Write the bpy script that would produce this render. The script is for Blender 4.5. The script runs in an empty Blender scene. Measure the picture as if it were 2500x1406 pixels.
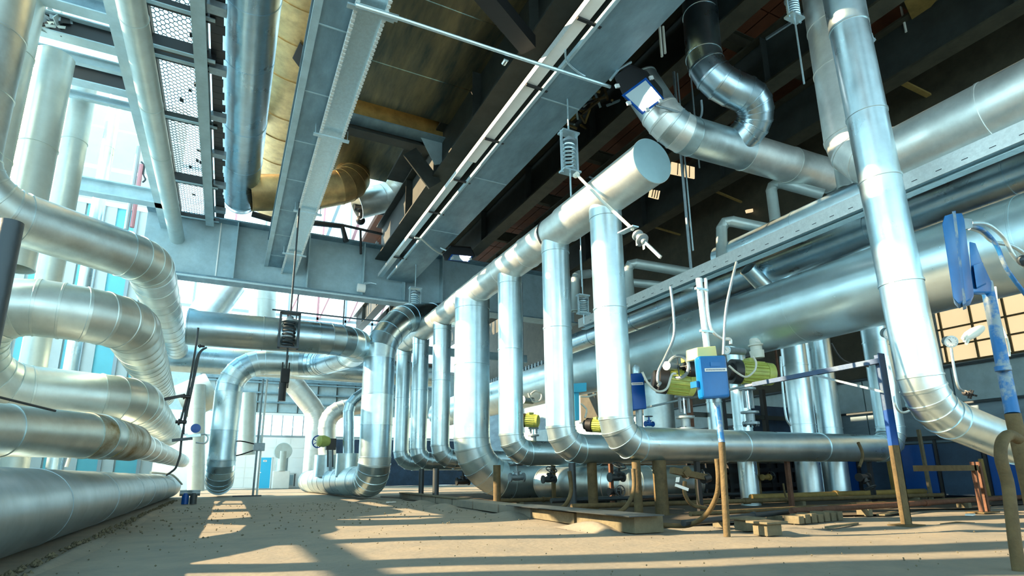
import bpy, bmesh, math, random
from mathutils import Vector as V, Matrix
random.seed(7)
S = bpy.context.scene
COL = S.collection
PI = math.pi
# ------------------------------------------------------------------ camera
F, YAW, PITCH, ROLL, CX, CY = 1377., .4636, .2297, -.0108, 1250., 837.
def _rot():
    c, s = math.cos(YAW), math.sin(YAW)
    Rz = Matrix(((c, -s, 0), (s, c, 0), (0, 0, 1)))
    B = Matrix(((1, 0, 0), (0, 0, -1), (0, 1, 0))) @ Rz
    c, s = math.cos(PITCH), math.sin(PITCH)
    P = Matrix(((1, 0, 0), (0, c, s), (0, -s, c)))
    c, s = math.cos(ROLL), math.sin(ROLL)
    Q = Matrix(((c, -s, 0), (s, c, 0), (0, 0, 1)))
    return Q @ P @ B
M = _rot(); MT = M.transposed(); EYE = V((0, 0, .7))
cam = bpy.data.cameras.new('camera'); co = bpy.data.objects.new('camera', cam); COL.objects.link(co)
r0, r1, r2 = M[0], M[1], M[2]
co.matrix_world = Matrix(((r0[0], -r1[0], -r2[0], EYE.x), (r0[1], -r1[1], -r2[1], EYE.y), (r0[2], -r1[2], -r2[2], EYE.z), (0, 0, 0, 1)))
cam.sensor_fit = 'HORIZONTAL'; cam.sensor_width = 36; cam.lens = F / 2500 * 36
cam.shift_y = (CY - 703) / 2500; cam.clip_start = .05; cam.clip_end = 500
S.camera = co
def at(x, y, X=None, Y=None, Z=None):          # where the sight line through a photo point meets a world plane
    d = MT @ V(((x - CX) / F, (y - CY) / F, 1))
    for i, v in enumerate((X, Y, Z)):
        if v is not None: return EYE + d * ((v - EYE[i]) / d[i])
# ------------------------------------------------------------------ sky, sun, exposure
W = bpy.data.worlds.new('sky'); S.world = W; W.use_nodes = True
nt = W.node_tree; nt.nodes.clear()
o = nt.nodes.new('ShaderNodeOutputWorld'); bg = nt.nodes.new('ShaderNodeBackground')
tc = nt.nodes.new('ShaderNodeTexCoord'); sx = nt.nodes.new('ShaderNodeSeparateXYZ'); cr = nt.nodes.new('ShaderNodeValToRGB')
nt.links.new(tc.outputs['Generated'], sx.inputs[0]); nt.links.new(sx.outputs[2], cr.inputs[0])
nt.links.new(cr.outputs[0], bg.inputs[0]); nt.links.new(bg.outputs[0], o.inputs[0])
cr.color_ramp.elements[0].position = 0; cr.color_ramp.elements[0].color = (.66, .93, 1, 1)
cr.color_ramp.elements[1].position = .7; cr.color_ramp.elements[1].color = (.20, .42, .52, 1)
bg.inputs[1].default_value = 4.0
sl = bpy.data.lights.new('sun', 'SUN'); sl.energy = 15.5; sl.color = (1, .72, .42); sl.angle = .008
so = bpy.data.objects.new('sun', sl); COL.objects.link(so); so.location = (-10, 14, 20)
so.rotation_euler = V((.942, -.335, -.5)).to_track_quat('-Z', 'Y').to_euler()
S.view_settings.view_transform = 'Standard'; S.view_settings.look = 'None'
S.view_settings.gamma = 1; S.view_settings.use_curve_mapping = False
S.view_settings.exposure = 0.36
# ------------------------------------------------------------------ materials
MATS = {}
def mat(name, col, metal=0., rough=.5, bump=0., bscale=20., var=0., vscale=3., col2=None, emit=0., stretch=(1, 1, 1), rvar=0., thr=(.35, .65)):
    m = bpy.data.materials.new(name); m.use_nodes = True; t = m.node_tree; b = t.nodes['Principled BSDF']
    b.inputs['Base Color'].default_value = (*col, 1); b.inputs['Metallic'].default_value = metal; b.inputs['Roughness'].default_value = rough
    g = t.nodes.new('ShaderNodeNewGeometry'); mp = t.nodes.new('ShaderNodeMapping'); t.links.new(g.outputs['Position'], mp.inputs[0])
    mp.inputs['Scale'].default_value = stretch
    if var or col2:
        n = t.nodes.new('ShaderNodeTexNoise'); n.inputs['Scale'].default_value = vscale; n.inputs['Detail'].default_value = 6; n.inputs['Roughness'].default_value = .65
        t.links.new(mp.outputs[0], n.inputs['Vector'])
        r = t.nodes.new('ShaderNodeValToRGB'); t.links.new(n.outputs[0], r.inputs[0])
        c2 = col2 or tuple(c * (1 - var) for c in col)
        r.color_ramp.elements[0].position = thr[0]; r.color_ramp.elements[1].position = thr[1]
        r.color_ramp.elements[0].color = (*c2, 1); r.color_ramp.elements[1].color = (*col, 1)
        t.links.new(r.outputs[0], b.inputs['Base Color'])
    if rvar:
        n = t.nodes.new('ShaderNodeTexNoise'); n.inputs['Scale'].default_value = 2.2; n.inputs['Detail'].default_value = 4
        t.links.new(mp.outputs[0], n.inputs['Vector'])
        k = t.nodes.new('ShaderNodeMapRange'); k.inputs['From Min'].default_value = .3; k.inputs['From Max'].default_value = .7
        k.inputs['To Min'].default_value = rough - rvar; k.inputs['To Max'].default_value = rough + rvar
        t.links.new(n.outputs[0], k.inputs['Value']); t.links.new(k.outputs[0], b.inputs['Roughness'])
    if bump:
        n = t.nodes.new('ShaderNodeTexNoise'); n.inputs['Scale'].default_value = bscale; n.inputs['Detail'].default_value = 3
        t.links.new(mp.outputs[0], n.inputs['Vector'])
        u = t.nodes.new('ShaderNodeBump'); u.inputs['Strength'].default_value = bump; u.inputs['Distance'].default_value = .02
        t.links.new(n.outputs[0], u.inputs['Height']); t.links.new(u.outputs[0], b.inputs['Normal'])
    if emit:
        b.inputs['Emission Color'].default_value = (*col, 1); b.inputs['Emission Strength'].default_value = emit
    MATS[name] = m; return m
mat('clad', (.70, .89, .96), .93, .33, .02, 1.5, .12, 4, rvar=.07)
mat('clad_b', (.84, .89, .86), .78, .42, .08, 2.5, .14, 4, rvar=.08)
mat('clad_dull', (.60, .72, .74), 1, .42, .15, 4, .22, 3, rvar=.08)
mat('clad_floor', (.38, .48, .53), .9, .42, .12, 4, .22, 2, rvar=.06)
mat('clad_lag', (.60, .69, .67), .8, .40, .05, 2, .15, 3, rvar=.06)
mat('clad_blue', (.50, .68, .78), 1, .31, .015, 1.5, .15, 3, rvar=.06)
mat('clad_sun_tint', (.62, .43, .20), .85, .42, .15, 3, .3, 3, rvar=.06)  # silver cladding with the warm sun reflection put into its colour
mat('clad_white', (.50, .60, .59), .55, .42, .1, 4, .12, 3)
mat('clad_stain', (.50, .56, .52), .8, .5, .3, 10, .4, 3, col2=(.20, .15, .05))
mat('girder', (.19, .32, .39), .15, .55, .15, 30, .35, 2.5, stretch=(1, .4, 1))
mat('girder_pale', (.38, .54, .60), .1, .55, .1, 20, .2, 2.5)
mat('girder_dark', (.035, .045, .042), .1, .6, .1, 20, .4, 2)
mat('olive', (.30, .21, .06), .1, .6, .1, 20, .4, 3)
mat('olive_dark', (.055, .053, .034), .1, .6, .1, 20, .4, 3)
mat('galv', (.60, .78, .85), .8, .38, .1, 30, .15, 20)
mat('galv_white', (.75, .82, .82), .4, .45, .1, 30, .15, 20)
mat('ceiling_brown', (.15, .045, .015), 0, .7, .1, 10, .5, .8)
mat('concrete', (.235, .215, .17), 0, .9, .4, 14, .25, 1.6, col2=(.175, .17, .145))
mat('cap_shaded', (.26, .42, .47), .4, .5, .05, 8, .1, 3)  # the header cap's unlit blue-grey put into its colour
mat('clad_tank', (.72, .92, .98), .85, .33, 0, 2.0, .08, 3, rvar=.06)
mat('shaded_dirt', (.08, .065, .045), 0, .95, .5, 12, .25, 1.6, col2=(.045, .04, .03))  # dirty ground, with the shade under the rack put into its colour
mat('mortar', (.15, .135, .085), 0, .9, .5, 20, .3, 6)
mat('blue', (.0, .14, .42), .1, .32, .03, 30, .12, 6)
mat('blue_dark', (.0, .07, .33), .1, .35, .03, 30, .12, 6)
mat('blue_worn', (.01, .13, .36), .1, .45, .15, 25, .3, 5, col2=(.22, .29, .33), thr=(.40, .50))
mat('frame_blue', (.05, .10, .20), .3, .5, .1, 25, .3, 5, col2=(.07, .12, .20), thr=(.40, .55))
mat('cyan_box', (.04, .50, .80), 0, .4)
mat('rust', (.13, .095, .04), .1, .75, .3, 40, .4, 8)
mat('rust_red', (.13, .06, .035), .1, .75, .3, 40, .4, 8)
mat('yellow', (.42, .49, .12), 0, .42, .05, 30, .2, 8)
mat('cream', (.66, .66, .30), 0, .5)
mat('white', (.85, .87, .84), 0, .55, .05, 10, .06, 4)
mat('wall_far', (.95, .96, .94), 0, .7, .1, 4, .06, .7)
mat('wall_white', (.60, .66, .66), 0, .7, .1, 4, .10, .7)
mat('cyan_panel', (.16, .58, .68), 0, .45, .03, 5, .1, 1)
mat('black', (.012, .014, .016), 0, .45)
mat('dark_metal', (.055, .07, .08), .6, .45, .1, 30)
mat('grey_metal', (.30, .38, .42), .6, .45, .1, 30, .2, 8)
mat('mirror', (.9, .95, 1), 1, .12)
mat('reflector', (.55, .70, .75), .3, .3)
mat('lamp_glow', (1, .98, .92), 0, .4, emit=5)
mat('rubber', (.10, .10, .08), 0, .6)
mat('cable_pale', (.62, .66, .60), 0, .5)
mat('wall_blue', (.24, .36, .44), 0, .7, .15, 6, .35, 1.2, stretch=(1, .5, 2))
mat('wall_navy', (.03, .07, .13), 0, .6, .1, 6, .5, 1.5)
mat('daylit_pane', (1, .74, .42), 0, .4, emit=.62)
mat('sky_pane', (.85, .97, 1), 0, .3, emit=1.6)
mat('ink', (.10, .14, .22), 0, .6)
mat('stripe_red', (.55, .25, .28), 0, .6)
mat('frame_grey', (.35, .42, .46), .2, .5)
gl = bpy.data.materials.new('glass'); gl.use_nodes = True; b = gl.node_tree.nodes['Principled BSDF']
b.inputs['Base Color'].default_value = (.8, .95, .97, 1); b.inputs['Roughness'].default_value = .05; b.inputs['Transmission Weight'].default_value = 1; b.inputs['IOR'].default_value = 1.1
MATS['glass'] = gl
# ------------------------------------------------------------------ mesh builder
def frame(n, ref=None):
    n = n.normalized(); ref = ref or (V((0, 0, 1)) if abs(n.z) < .9 else V((0, 1, 0)))
    u = ref - n * ref.dot(n)
    if u.length < 1e-4: u = V((1, 0, 0)) - n * n.x
    u.normalize(); return u, n.cross(u)
class G:
    def __init__(s): s.v = []; s.f = []
    def ring(s, c, n, r, N, ref=None, ry=None):
        u, w = frame(n, ref); b = len(s.v)
        for k in range(N):
            a = 2 * PI * k / N; s.v.append(c + u * (math.cos(a) * r) + w * (math.sin(a) * (ry or r)))
        return b
    def loft(s, rings, N=24, caps=(1, 1), ref=None):
        ids = []
        for (c, n, r) in rings: ids.append(s.ring(c, n, r, N, ref))
        for a, b in zip(ids, ids[1:]):
            for k in range(N): s.f.append((a + k, a + (k + 1) % N, b + (k + 1) % N, b + k))
        if caps[0]: s.f.append(tuple(range(ids[0] + N - 1, ids[0] - 1, -1)))
        if caps[1]: s.f.append(tuple(range(ids[-1], ids[-1] + N)))
        return s
    def tube(s, p, q, r, N=16, r2=None):
        p, q = V(p), V(q); n = q - p
        return s.loft([(p, n, r), (q, n, r2 if r2 is not None else r)], N)
    def lathe(s, p, axis, prof, N=24):
        p, a = V(p), V(axis).normalized()
        return s.loft([(p + a * t, a, max(r, 1e-4)) for t, r in prof], N)
    def sweep(s, pts, r, N=8, closed=False):
        pts = [V(p) for p in pts]; n = len(pts); base = len(s.v); ref = None; prev = None
        for i, p in enumerate(pts):
            a = pts[(i - 1) % n] if (closed or i) else p; b = pts[(i + 1) % n] if (closed or i < n - 1) else p
            t = (b - a).normalized()
            if prev is None: u, w = frame(t)
            else:
                u = prev - t * prev.dot(t); u.normalize(); w = t.cross(u)
            prev = u
            for k in range(N):
                an = 2 * PI * k / N; s.v.append(p + (u * math.cos(an) + w * math.sin(an)) * r)
        for i in range(n if closed else n - 1):
            a = base + i * N; b = base + ((i + 1) % n) * N
            for k in range(N): s.f.append((a + k, a + (k + 1) % N, b + (k + 1) % N, b + k))
        if not closed:
            s.f.append(tuple(range(base + N - 1, base - 1, -1))); s.f.append(tuple(range(base + (n - 1) * N, base + n * N)))
        return s
    def box(s, a, b):
        a, b = V(a), V(b); x0, y0, z0 = (min(a[i], b[i]) for i in range(3)); x1, y1, z1 = (max(a[i], b[i]) for i in range(3))
        return s.hexa([V((x0, y0, z0)), V((x1, y0, z0)), V((x1, y1, z0)), V((x0, y1, z0)), V((x0, y0, z1)), V((x1, y0, z1)), V((x1, y1, z1)), V((x0, y1, z1))])
    def hexa(s, p):
        i = len(s.v); s.v += p
        s.f += [(i, i + 3, i + 2, i + 1), (i + 4, i + 5, i + 6, i + 7), (i, i + 1, i + 5, i + 4), (i + 1, i + 2, i + 6, i + 5), (i + 2, i + 3, i + 7, i + 6), (i + 3, i, i + 4, i + 7)]
        return s
    def bar(s, p, q, w, h, up=(0, 0, 1)):      # square-section bar from p to q, w sideways, h along up
        p, q = V(p), V(q); n = (q - p).normalized(); u, sd = frame(n, V(up)); a = sd * (w / 2); c = u * (h / 2)
        return s.hexa([p - a - c, p + a - c, q + a - c, q - a - c, p - a + c, p + a + c, q + a + c, q - a + c])
    def obox(s, c, X, Y, Z):                   # box from centre and three half vectors
        c, X, Y, Z = V(c), V(X), V(Y), V(Z)
        return s.hexa([c - X - Y - Z, c + X - Y - Z, c + X + Y - Z, c - X + Y - Z, c - X - Y + Z, c + X - Y + Z, c + X + Y + Z, c - X + Y + Z])
    def prism(s, poly, ext):
        poly = [V(p) for p in poly]; e = V(ext); n = len(poly); i = len(s.v); s.v += poly + [p + e for p in poly]
        s.f.append(tuple(range(i + n - 1, i - 1, -1))); s.f.append(tuple(range(i + n, i + 2 * n)))
        for k in range(n): s.f.append((i + k, i + (k + 1) % n, i + n + (k + 1) % n, i + n + k))
        return s
    def ball(s, c, r, N=14, sz=1.):
        c = V(c); K = 8
        return s.loft([(c + V((0, 0, -math.cos(PI * k / K) * r * sz)), V((0, 0, 1)), max(1e-4, math.sin(PI * k / K) * r)) for k in range(K + 1)], N)
    def build(s, name, m, parent=None, label=None, cat=None, group=None, kind=None, ang=35, bevel=0):
        me = bpy.data.meshes.new(name); off = parent_loc(parent)
        me.from_pydata([tuple(v - off) for v in s.v], [], s.f)
        bm = bmesh.new(); bm.from_mesh(me)
        bmesh.ops.recalc_face_normals(bm, faces=bm.faces)
        if bevel:
            es = [e for e in bm.edges if len(e.link_faces) == 2 and e.calc_face_angle(0) > .6]
            bmesh.ops.bevel(bm, geom=es, offset=bevel, segments=3, affect='EDGES', profile=.6)
        th = math.radians(ang)
        for f in bm.faces: f.smooth = True
        for e in bm.edges:
            if len(e.link_faces) != 2 or e.calc_face_angle(0) > th: e.smooth = False
        bm.to_mesh(me); bm.free()
        me.materials.append(MATS[m] if isinstance(m, str) else m)
        ob = bpy.data.objects.new(name, me); COL.objects.link(ob)
        if parent: ob.parent = parent
        if label: ob['label'] = label
        if cat: ob['category'] = cat
        if group: ob['group'] = group
        if kind: ob['kind'] = kind
        return ob
def parent_loc(o):
    l = V((0, 0, 0))
    while o: l = l + o.location; o = o.parent
    return l
def thing(name, label, cat, loc, group=None):
    o = bpy.data.objects.new(name, None); COL.objects.link(o); o.location = loc
    o.empty_display_size = .1; o['label'] = label; o['category'] = cat
    if group: o['group'] = group
    return o
def dup(root, delta, label, group=None):
    r = root.copy(); COL.objects.link(r); r.location = root.location + V(delta); r['label'] = label
    if group: r['group'] = group
    for ch in list(root.children):
        c = ch.copy(); COL.objects.link(c); c.parent = r
        for g in ch.children:
            d = g.copy(); COL.objects.link(d); d.parent = c
    return r
# ------------------------------------------------------------------ insulated pipes
def section(p, q, n0, n1, r, N, lip=.008, ref=None):
    g = G(); d = q - p; L = d.length; t = min(.03, L * .25) / L; t2 = min(.036, L * .3) / L
    f = lambda k: p + d * k
    nn = lambda k: (n0 * (1 - k) + n1 * k)
    g.loft([(p, n0, r - .012), (p, n0, r + lip), (f(t), nn(t), r + lip), (f(t2), nn(t2), r), (q, n1, r), (q, n1, r - .012)], N, caps=(0, 0), ref=ref)
    return g
def pipe(name, label, pts, r, bend=None, m='clad', seam=1.3, gore=17, cat='pipe', group=None, cap=(0, 0), N=40, lip=.011, bands=(), root=None, mixed=None, capmat=None):
    pts = [V(p) for p in pts]
    if root is None:
        lo = min(pts, key=lambda p: p.z); root = thing(name, label, cat, (lo.x, lo.y, lo.z - r), group)
    n = len(pts); bend = bend or r * 1.6
    bl = bend if isinstance(bend, (list, tuple)) else [bend] * n
    cur = pts[0]; rnd = random.Random(label)
    segs = []
    for i in range(1, n):
        d = (pts[i] - pts[i - 1]).normalized()
        if i < n - 1:
            e = (pts[i + 1] - pts[i]).normalized(); th = d.angle(e); b = bl[i]
            T = b * math.tan(th / 2); T = min(T, (pts[i] - cur).length * .98, (pts[i + 1] - pts[i]).length * (.98 if i == n - 2 else .5)); b = T / math.tan(th / 2)
            a0 = pts[i] - d * T; segs.append(('s', cur, a0, d))
            ax = d.cross(e).normalized(); cen = a0 + ax.cross(d) * b
            segs.append(('e', cen, a0, d, ax, th)); cur = pts[i] + e * T
        else: segs.append(('s', cur, pts[i], d))
    alt = [m] if not mixed else [m, mixed]
    for sg in segs:
        if sg[0] == 's':
            _, a, b, d = sg; L = (b - a).length
            if L < .02: continue
            k = max(1, round(L / seam)); cuts = [0] + [(j + rnd.uniform(-.15, .15)) / k for j in range(1, k)] + [1]
            for c0, c1 in zip(cuts, cuts[1:]):
                section(a + (b - a) * c0, a + (b - a) * c1, d, d, r + rnd.uniform(-.002, .002), N, lip).build('jacket_section', rnd.choice(alt), root)
        else:
            _, cen, a0, d, ax, th = sg; k = max(1, round(math.degrees(th) / gore))
            for j in range(k):
                q0 = Matrix.Rotation(th * j / k, 3, ax); q1 = Matrix.Rotation(th * (j + 1) / k, 3, ax)
                section(cen + q0 @ (a0 - cen), cen + q1 @ (a0 - cen), q0 @ d, q1 @ d, r, N, lip, ref=ax).build('elbow_gore', rnd.choice(alt), root, ang=28)
    for c, i, s_ in ((cap[0], 0, -1), (cap[1], -1, 1)):
        if c:
            d = (pts[1] - pts[0]) if i == 0 else (pts[-1] - pts[-2]); d = d.normalized() * s_
            G().lathe(pts[i], d, [(-.02, r + .003), (.006, r + .004), (.010, r - .004), (.011, .001)], N).build('end_cap', capmat or m, root)
    return root
def band(root, c, axis, r, w=.03, m='dark_metal', t=.008, N=40, name='clamp_band'):
    c, a = V(c), V(axis).normalized()
    return G().loft([(c - a * w / 2, a, r), (c - a * w / 2, a, r + t), (c + a * w / 2, a, r + t), (c + a * w / 2, a, r)], N, (0, 0)).build(name, m, root)
def ibeam(name, label, p, q, h, bf, tf=.04, tw=.03, m='girder', up=(0, 0, 1), stiff=0, cat='beam', group=None, mw=None, mf=None, side=0, loc=None):
    """p,q: centre of the underside"""
    p, q = V(p), V(q); up = V(up).normalized(); root = thing(name, label, cat, loc or p, group)
    G().bar(p + up * tf / 2, q + up * tf / 2, bf, tf, up).build('bottom_flange', mf or m, root)
    G().bar(p + up * (h - tf / 2), q + up * (h - tf / 2), bf, tf, up).build('top_flange', mf or m, root)
    G().bar(p + up * h / 2, q + up * h / 2, tw, h - 2 * tf, up).build('web', mw or m, root)
    if stiff:
        d = (q - p).normalized(); sd = d.cross(up); L = (q - p).length; k = int(L / stiff)
        for j in range(1, k + 1):
            c = p + d * (stiff * (j - .5)) + up * h / 2
            for sgn in (-1, 1):
                G().obox(c + sd * sgn * (bf / 4 + tw / 4), d * .012, sd * (bf / 4 - tw / 4), up * (h / 2 - tf)).build('stiffener', mw or m, root)
    return root
# ================================================================== THE SETTING
def struct(name, g, m, parent=None, **k):
    o = g.build(name, m, parent, **k)
    if not parent: o['kind'] = 'structure'
    return o
# floor: a gently uneven slab
g = G(); xs = [-9 + i * .45 for i in range(62)]; ys = [-7 + j * .45 for j in range(112)]
for y in ys:
    for x in xs: g.v.append(V((x, y, .012 * math.sin(x * 1.7 + y * .6) * math.cos(y * 1.1 - x * .4) + random.uniform(-.003, .003) - .012)))
for j in range(len(ys) - 1):
    for i in range(len(xs) - 1):
        a = j * len(xs) + i; g.f.append((a, a + 1, a + 1 + len(xs), a + len(xs)))
struct('floor', g, 'concrete', ang=80)
g = G(); n = 26  # ground sheet whose dark colour stands in for shade behind the kerb
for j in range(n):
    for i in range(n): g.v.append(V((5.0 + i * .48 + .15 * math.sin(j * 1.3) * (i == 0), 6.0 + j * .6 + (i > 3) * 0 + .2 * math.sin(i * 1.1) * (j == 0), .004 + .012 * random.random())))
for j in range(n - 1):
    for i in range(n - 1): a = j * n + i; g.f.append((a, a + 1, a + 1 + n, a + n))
g.build('shaded_ground', 'shaded_dirt', None, 'dirty ground under the pipe rack behind the kerb, coloured dark for shade', 'shaded_dirt', ang=80, kind='stuff')
g = G()                                              # low drifts of swept sand against the kerb and pipes
def drift(g, c, rx, ry, h, rot=0):
    N = 20; K = 5; b = len(g.v); c = V(c); ph = rnd.uniform(0, 6)
    for k in range(K + 1):
        t = k / K
        for i in range(N):
            a = 2 * PI * i / N; w = 1 + .18 * math.sin(3 * a + ph)
            x, y = rx * t * w * math.cos(a), ry * t * w * math.sin(a)
            g.v.append(c + V((x * math.cos(rot) - y * math.sin(rot), x * math.sin(rot) + y * math.cos(rot), h * (math.cos(PI * t) + 1) / 2 - .02)))
    for k in range(K):
        for i in range(N): g.f.append((b + k * N + i, b + k * N + (i + 1) % N, b + (k + 1) * N + (i + 1) % N, b + (k + 1) * N + i))
rnd = random.Random(3)
for (x, y, rx, ry, h) in ((4.45, 12.3, .35, 1.1, .12), (4.55, 9.2, .3, .9, .10), (4.35, 6.4, .25, .8, .12), (4.7, 14.8, .4, 1.0, .10), (3.9, 17.2, .5, .9, .08), (-1.25, 7, .16, 3, .05), (-1.25, 14, .18, 4, .05), (6.2, 4.9, .8, .3, .06), (8.4, 4.2, 1.2, .4, .06)):
    drift(g, (x, y, 0), rx, ry, h)
o = g.build('sand_drift', 'concrete', None, 'pale sand swept up in low drifts along the kerb and the big floor pipe', 'sand', ang=80, kind='stuff')
# right wall: masonry bands, a window band and panels
WX = 17.2
wr = struct('wall_right', G().box((WX, -4, 0), (WX + .3, 42, 16)), 'wall_blue')
G().box((WX - .05, -4, 7.6), (WX, 41, 13.1)).build('upper_cladding', 'olive_dark', wr)
for k, (z0, z1, mm) in enumerate(((0, 1.25, 'wall_navy'), (1.5, 2.35, 'wall_blue'), (2.45, 3.35, 'girder_pale'), (5.1, 5.5, 'girder'), (7.2, 7.5, 'girder'))):
    y = -3.9; i = 0
    while y < 34:
        L = 2.4
        G().box((WX - .06, y, z0), (WX, y + L - .04, z1)).build('wall_panel', mm, wr); y += L; i += 1
G().box((WX - .04, 8.3, 3.45), (WX, 26, 5.0)).build('dark_bay', 'olive_dark', wr)
win = G().box((WX - .04, -2, 3.5), (WX + .01, 8.2, 4.95)).build('window_pane', 'daylit_pane', wr)
for k in range(15): G().box((WX - .09, -2 + k * .72, 3.5), (WX - .03, -1.955 + k * .72, 4.95)).build('window_bar', 'rust', wr)
for z in (3.5, 3.95, 4.42, 4.95): G().box((WX - .10, -2, z - .02), (WX - .03, 8.2, z + .02)).build('window_rail', 'rust', wr)
for k in range(60): G().tube((WX - .14, 14 + k * .42, 5.6), (WX - .14, 14 + k * .42, 7.6), .07, 6).build('corrugation', 'grey_metal', wr)
for z, y0, y1 in ((1.4, -3, 30), (2.4, -3, 30), (3.4, -3, 26)): G().bar((WX - .12, y0, z), (WX - .12, y1, z), .1, .05).build('cable_duct', 'dark_metal', wr)
# far wall
FY = 42
wf = struct('wall_far', G().box((-9, FY, 0), (WX, FY + .3, 3.35)), 'wall_far')
G().box((6, FY - .02, 0), (WX, FY, 3.3)).build('dark_cladding', 'wall_navy', wf)
for i in range(18):
    for j in range(5):
        if -1.5 + i * .9 < 6: G().box((-1.5 + i * .9, FY - .03, .05 + j * .65), (-.63 + i * .9, FY, .67 + j * .65)).build('wall_block', 'wall_far', wf)
wt = struct('trim_1', G().box((-9, FY, 3.35), (WX, FY + .2, 3.5)), 'frame_grey')
w1 = thing('window_1', 'x', 'x', (3, FY, 3.5)); del w1['category']; del w1['label']; w1['kind'] = 'structure'
G().box((-9, FY + .12, 3.5), (7, FY + .14, 4.85)).build('window_pane', 'glass', w1)
for k in range(24): G().box((-9 + k * .68, FY, 3.5), (-8.94 + k * .68, FY + .12, 4.85)).build('mullion', 'frame_grey', w1)
G().box((-9, FY - .05, 4.85), (7, FY + .15, 5.0)).build('window_rail', 'white', w1)
wu = struct('trim_2', G().box((-9, FY + .05, 5.0), (WX, FY + .3, 8.6)), 'girder_pale')
for i in range(14): G().box((-1 + i * 1.3, FY - .02, 5.05), (.24 + i * 1.3, FY + .05, 6.2)).build('wall_panel', 'girder_pale', wu)
for i in range(14): G().box((-1.06 + i * 1.3, FY - .1, 5.05), (-1.0 + i * 1.3, FY + .05, 8.4)).build('post', 'girder_dark', wu)
for z in (5.65, 6.3, 7.0): G().box((-2, FY - .2, z), (12, FY, z + .1)).build('rail', 'girder', wu)
G().box((-2, FY - .12, 7.2), (14, FY, 8.2)).build('dark_band', 'girder', wu)
G().bar((3.4, FY - .3, 3.45), (4.6, FY - .3, 4.85), .35, .03).build('light_panel', 'white', wu)
# upper glazing of the far end, open to the sky
w2 = thing('window_2', 'x', 'x', (3, FY, 10)); del w2['category']; del w2['label']; w2['kind'] = 'structure'
for z in (8.65, 12.0, 15.0, 17.6, 22): G().box((-9, FY, z - .1), (WX, FY + .2, z + .1)).build('window_rail', 'frame_grey', w2)
for k in range(14): G().box((-9 + k * 2, FY, 8.6), (-8.86 + k * 2, FY + .2, 22)).build('mullion', 'stripe_red' if k % 3 == 1 else 'frame_grey', w2)
G().box((-9, FY + .3, 8.6), (7.5, FY + .33, 17.6)).build('window_pane', 'sky_pane', w2)
for k in range(5): G().bar((1 + k * 2.1, FY - .1, 12), (2.9 + k * 2.1, FY - .1, 17.4), .14, .1).build('diagonal_brace', 'stripe_red', w2)
# door in the far wall, blue with a small white sign
dr = thing('door_1', 'x', 'x', (2.38, FY, 0)); del dr['category']; del dr['label']; dr['kind'] = 'structure'
G().box((2.02, FY - .09, 0), (2.76, FY - .03, 2.0)).build('door_leaf', 'cyan_box', dr)
G().box((1.96, FY - .1, 0), (2.02, FY - .02, 2.05)).build('door_frame', 'white', dr); G().box((2.76, FY - .1, 0), (2.82, FY - .02, 2.05)).build('door_frame', 'white', dr)
G().box((2.25, FY - .11, 1.72), (2.48, FY - .09, 1.84)).build('door_sign', 'white', dr); G().box((2.3, FY - .115, 1.76), (2.43, FY - .11, 1.80)).build('sign_mark', 'stripe_red', dr)
G().box((2.1, FY - .13, 1.0), (2.18, FY - .09, 1.04)).build('door_handle', 'mirror', dr)
# bright cross wall at the left with turquoise panels between white piers
LY = 26.5
wl = struct('wall_left', G().box((-16, LY, 0), (-2.9, LY + .3, 12.6)), 'wall_white')
for k, (x0, x1) in enumerate(((-3.75, -3.05), (-5.0, -4.3), (-5.95, -5.45), (-7.4, -6.5), (-9, -8), (-11, -10))):
    G().box((x0, LY - .06, .25), (x1, LY, 11.6)).build('turquoise_panel', 'cyan_panel', wl)
    G().box((x1, LY - .2, 0), (x1 + .12, LY, 11.6)).build('grey_post', 'frame_grey', wl)
    G().box((x1 + .12, LY - .12, 0), (x1 + .5, LY, 11.6)).build('white_pier', 'wall_white', wl)
G().box((-16, LY - .15, 11.6), (-2.9, LY, 11.8)).build('white_rail', 'white', wl)
G().box((-16, LY - .05, 11.8), (-2.9, LY, 13.2)).build('upper_cladding', 'wall_white', wl)
for z in (13.4, 15.2): G().box((-16, LY - .02, z), (-2.9, LY + .05, z + 1.7)).build('upper_cladding', 'wall_white', wl)
# left side of the hall beside the camera: sill wall, piers and glazing bars, sun comes in between them
LX = -8.6
ws = struct('wall_left_side', G().box((LX - .3, -8, 0), (LX, LY, 3.0)), 'wall_white')
for y, w in ((-6, .5), (-3.6, .4), (-1.6, .5), (.6, .5), (2.6, .5), (4.6, .6), (5.9, .5), (7.5, .75), (8.55, .42), (10.45, .33), (14.4, .4), (17.6, .5), (21.4, .5), (25, .5)):
    G().box((LX - .35, y - w / 2, 3), (LX, y + w / 2, 15)).build('pier', 'girder_pale', ws)
G().box((LX - .2, 4, 5.05), (LX - .05, 14.2, 5.22)).build('glazing_bar', 'frame_grey', ws)
G().box((LX - .3, -8, 14.6), (LX, LY, 15.2)).build('eaves_beam', 'girder_pale', ws)
# wall behind the camera with tall openings
wb = struct('wall_back', G().box((-9, -8.3, 0), (WX, -8, 1.2)), 'wall_white')
for k in range(9): G().box((-9 + k * 3.2, -8.3, 1.2), (-8.1 + k * 3.2, -8, 12)).build('pier', 'girder_dark', wb)
G().box((-9, -8.3, 9), (WX, -8, 12)).build('lintel', 'girder_dark', wb)
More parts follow.
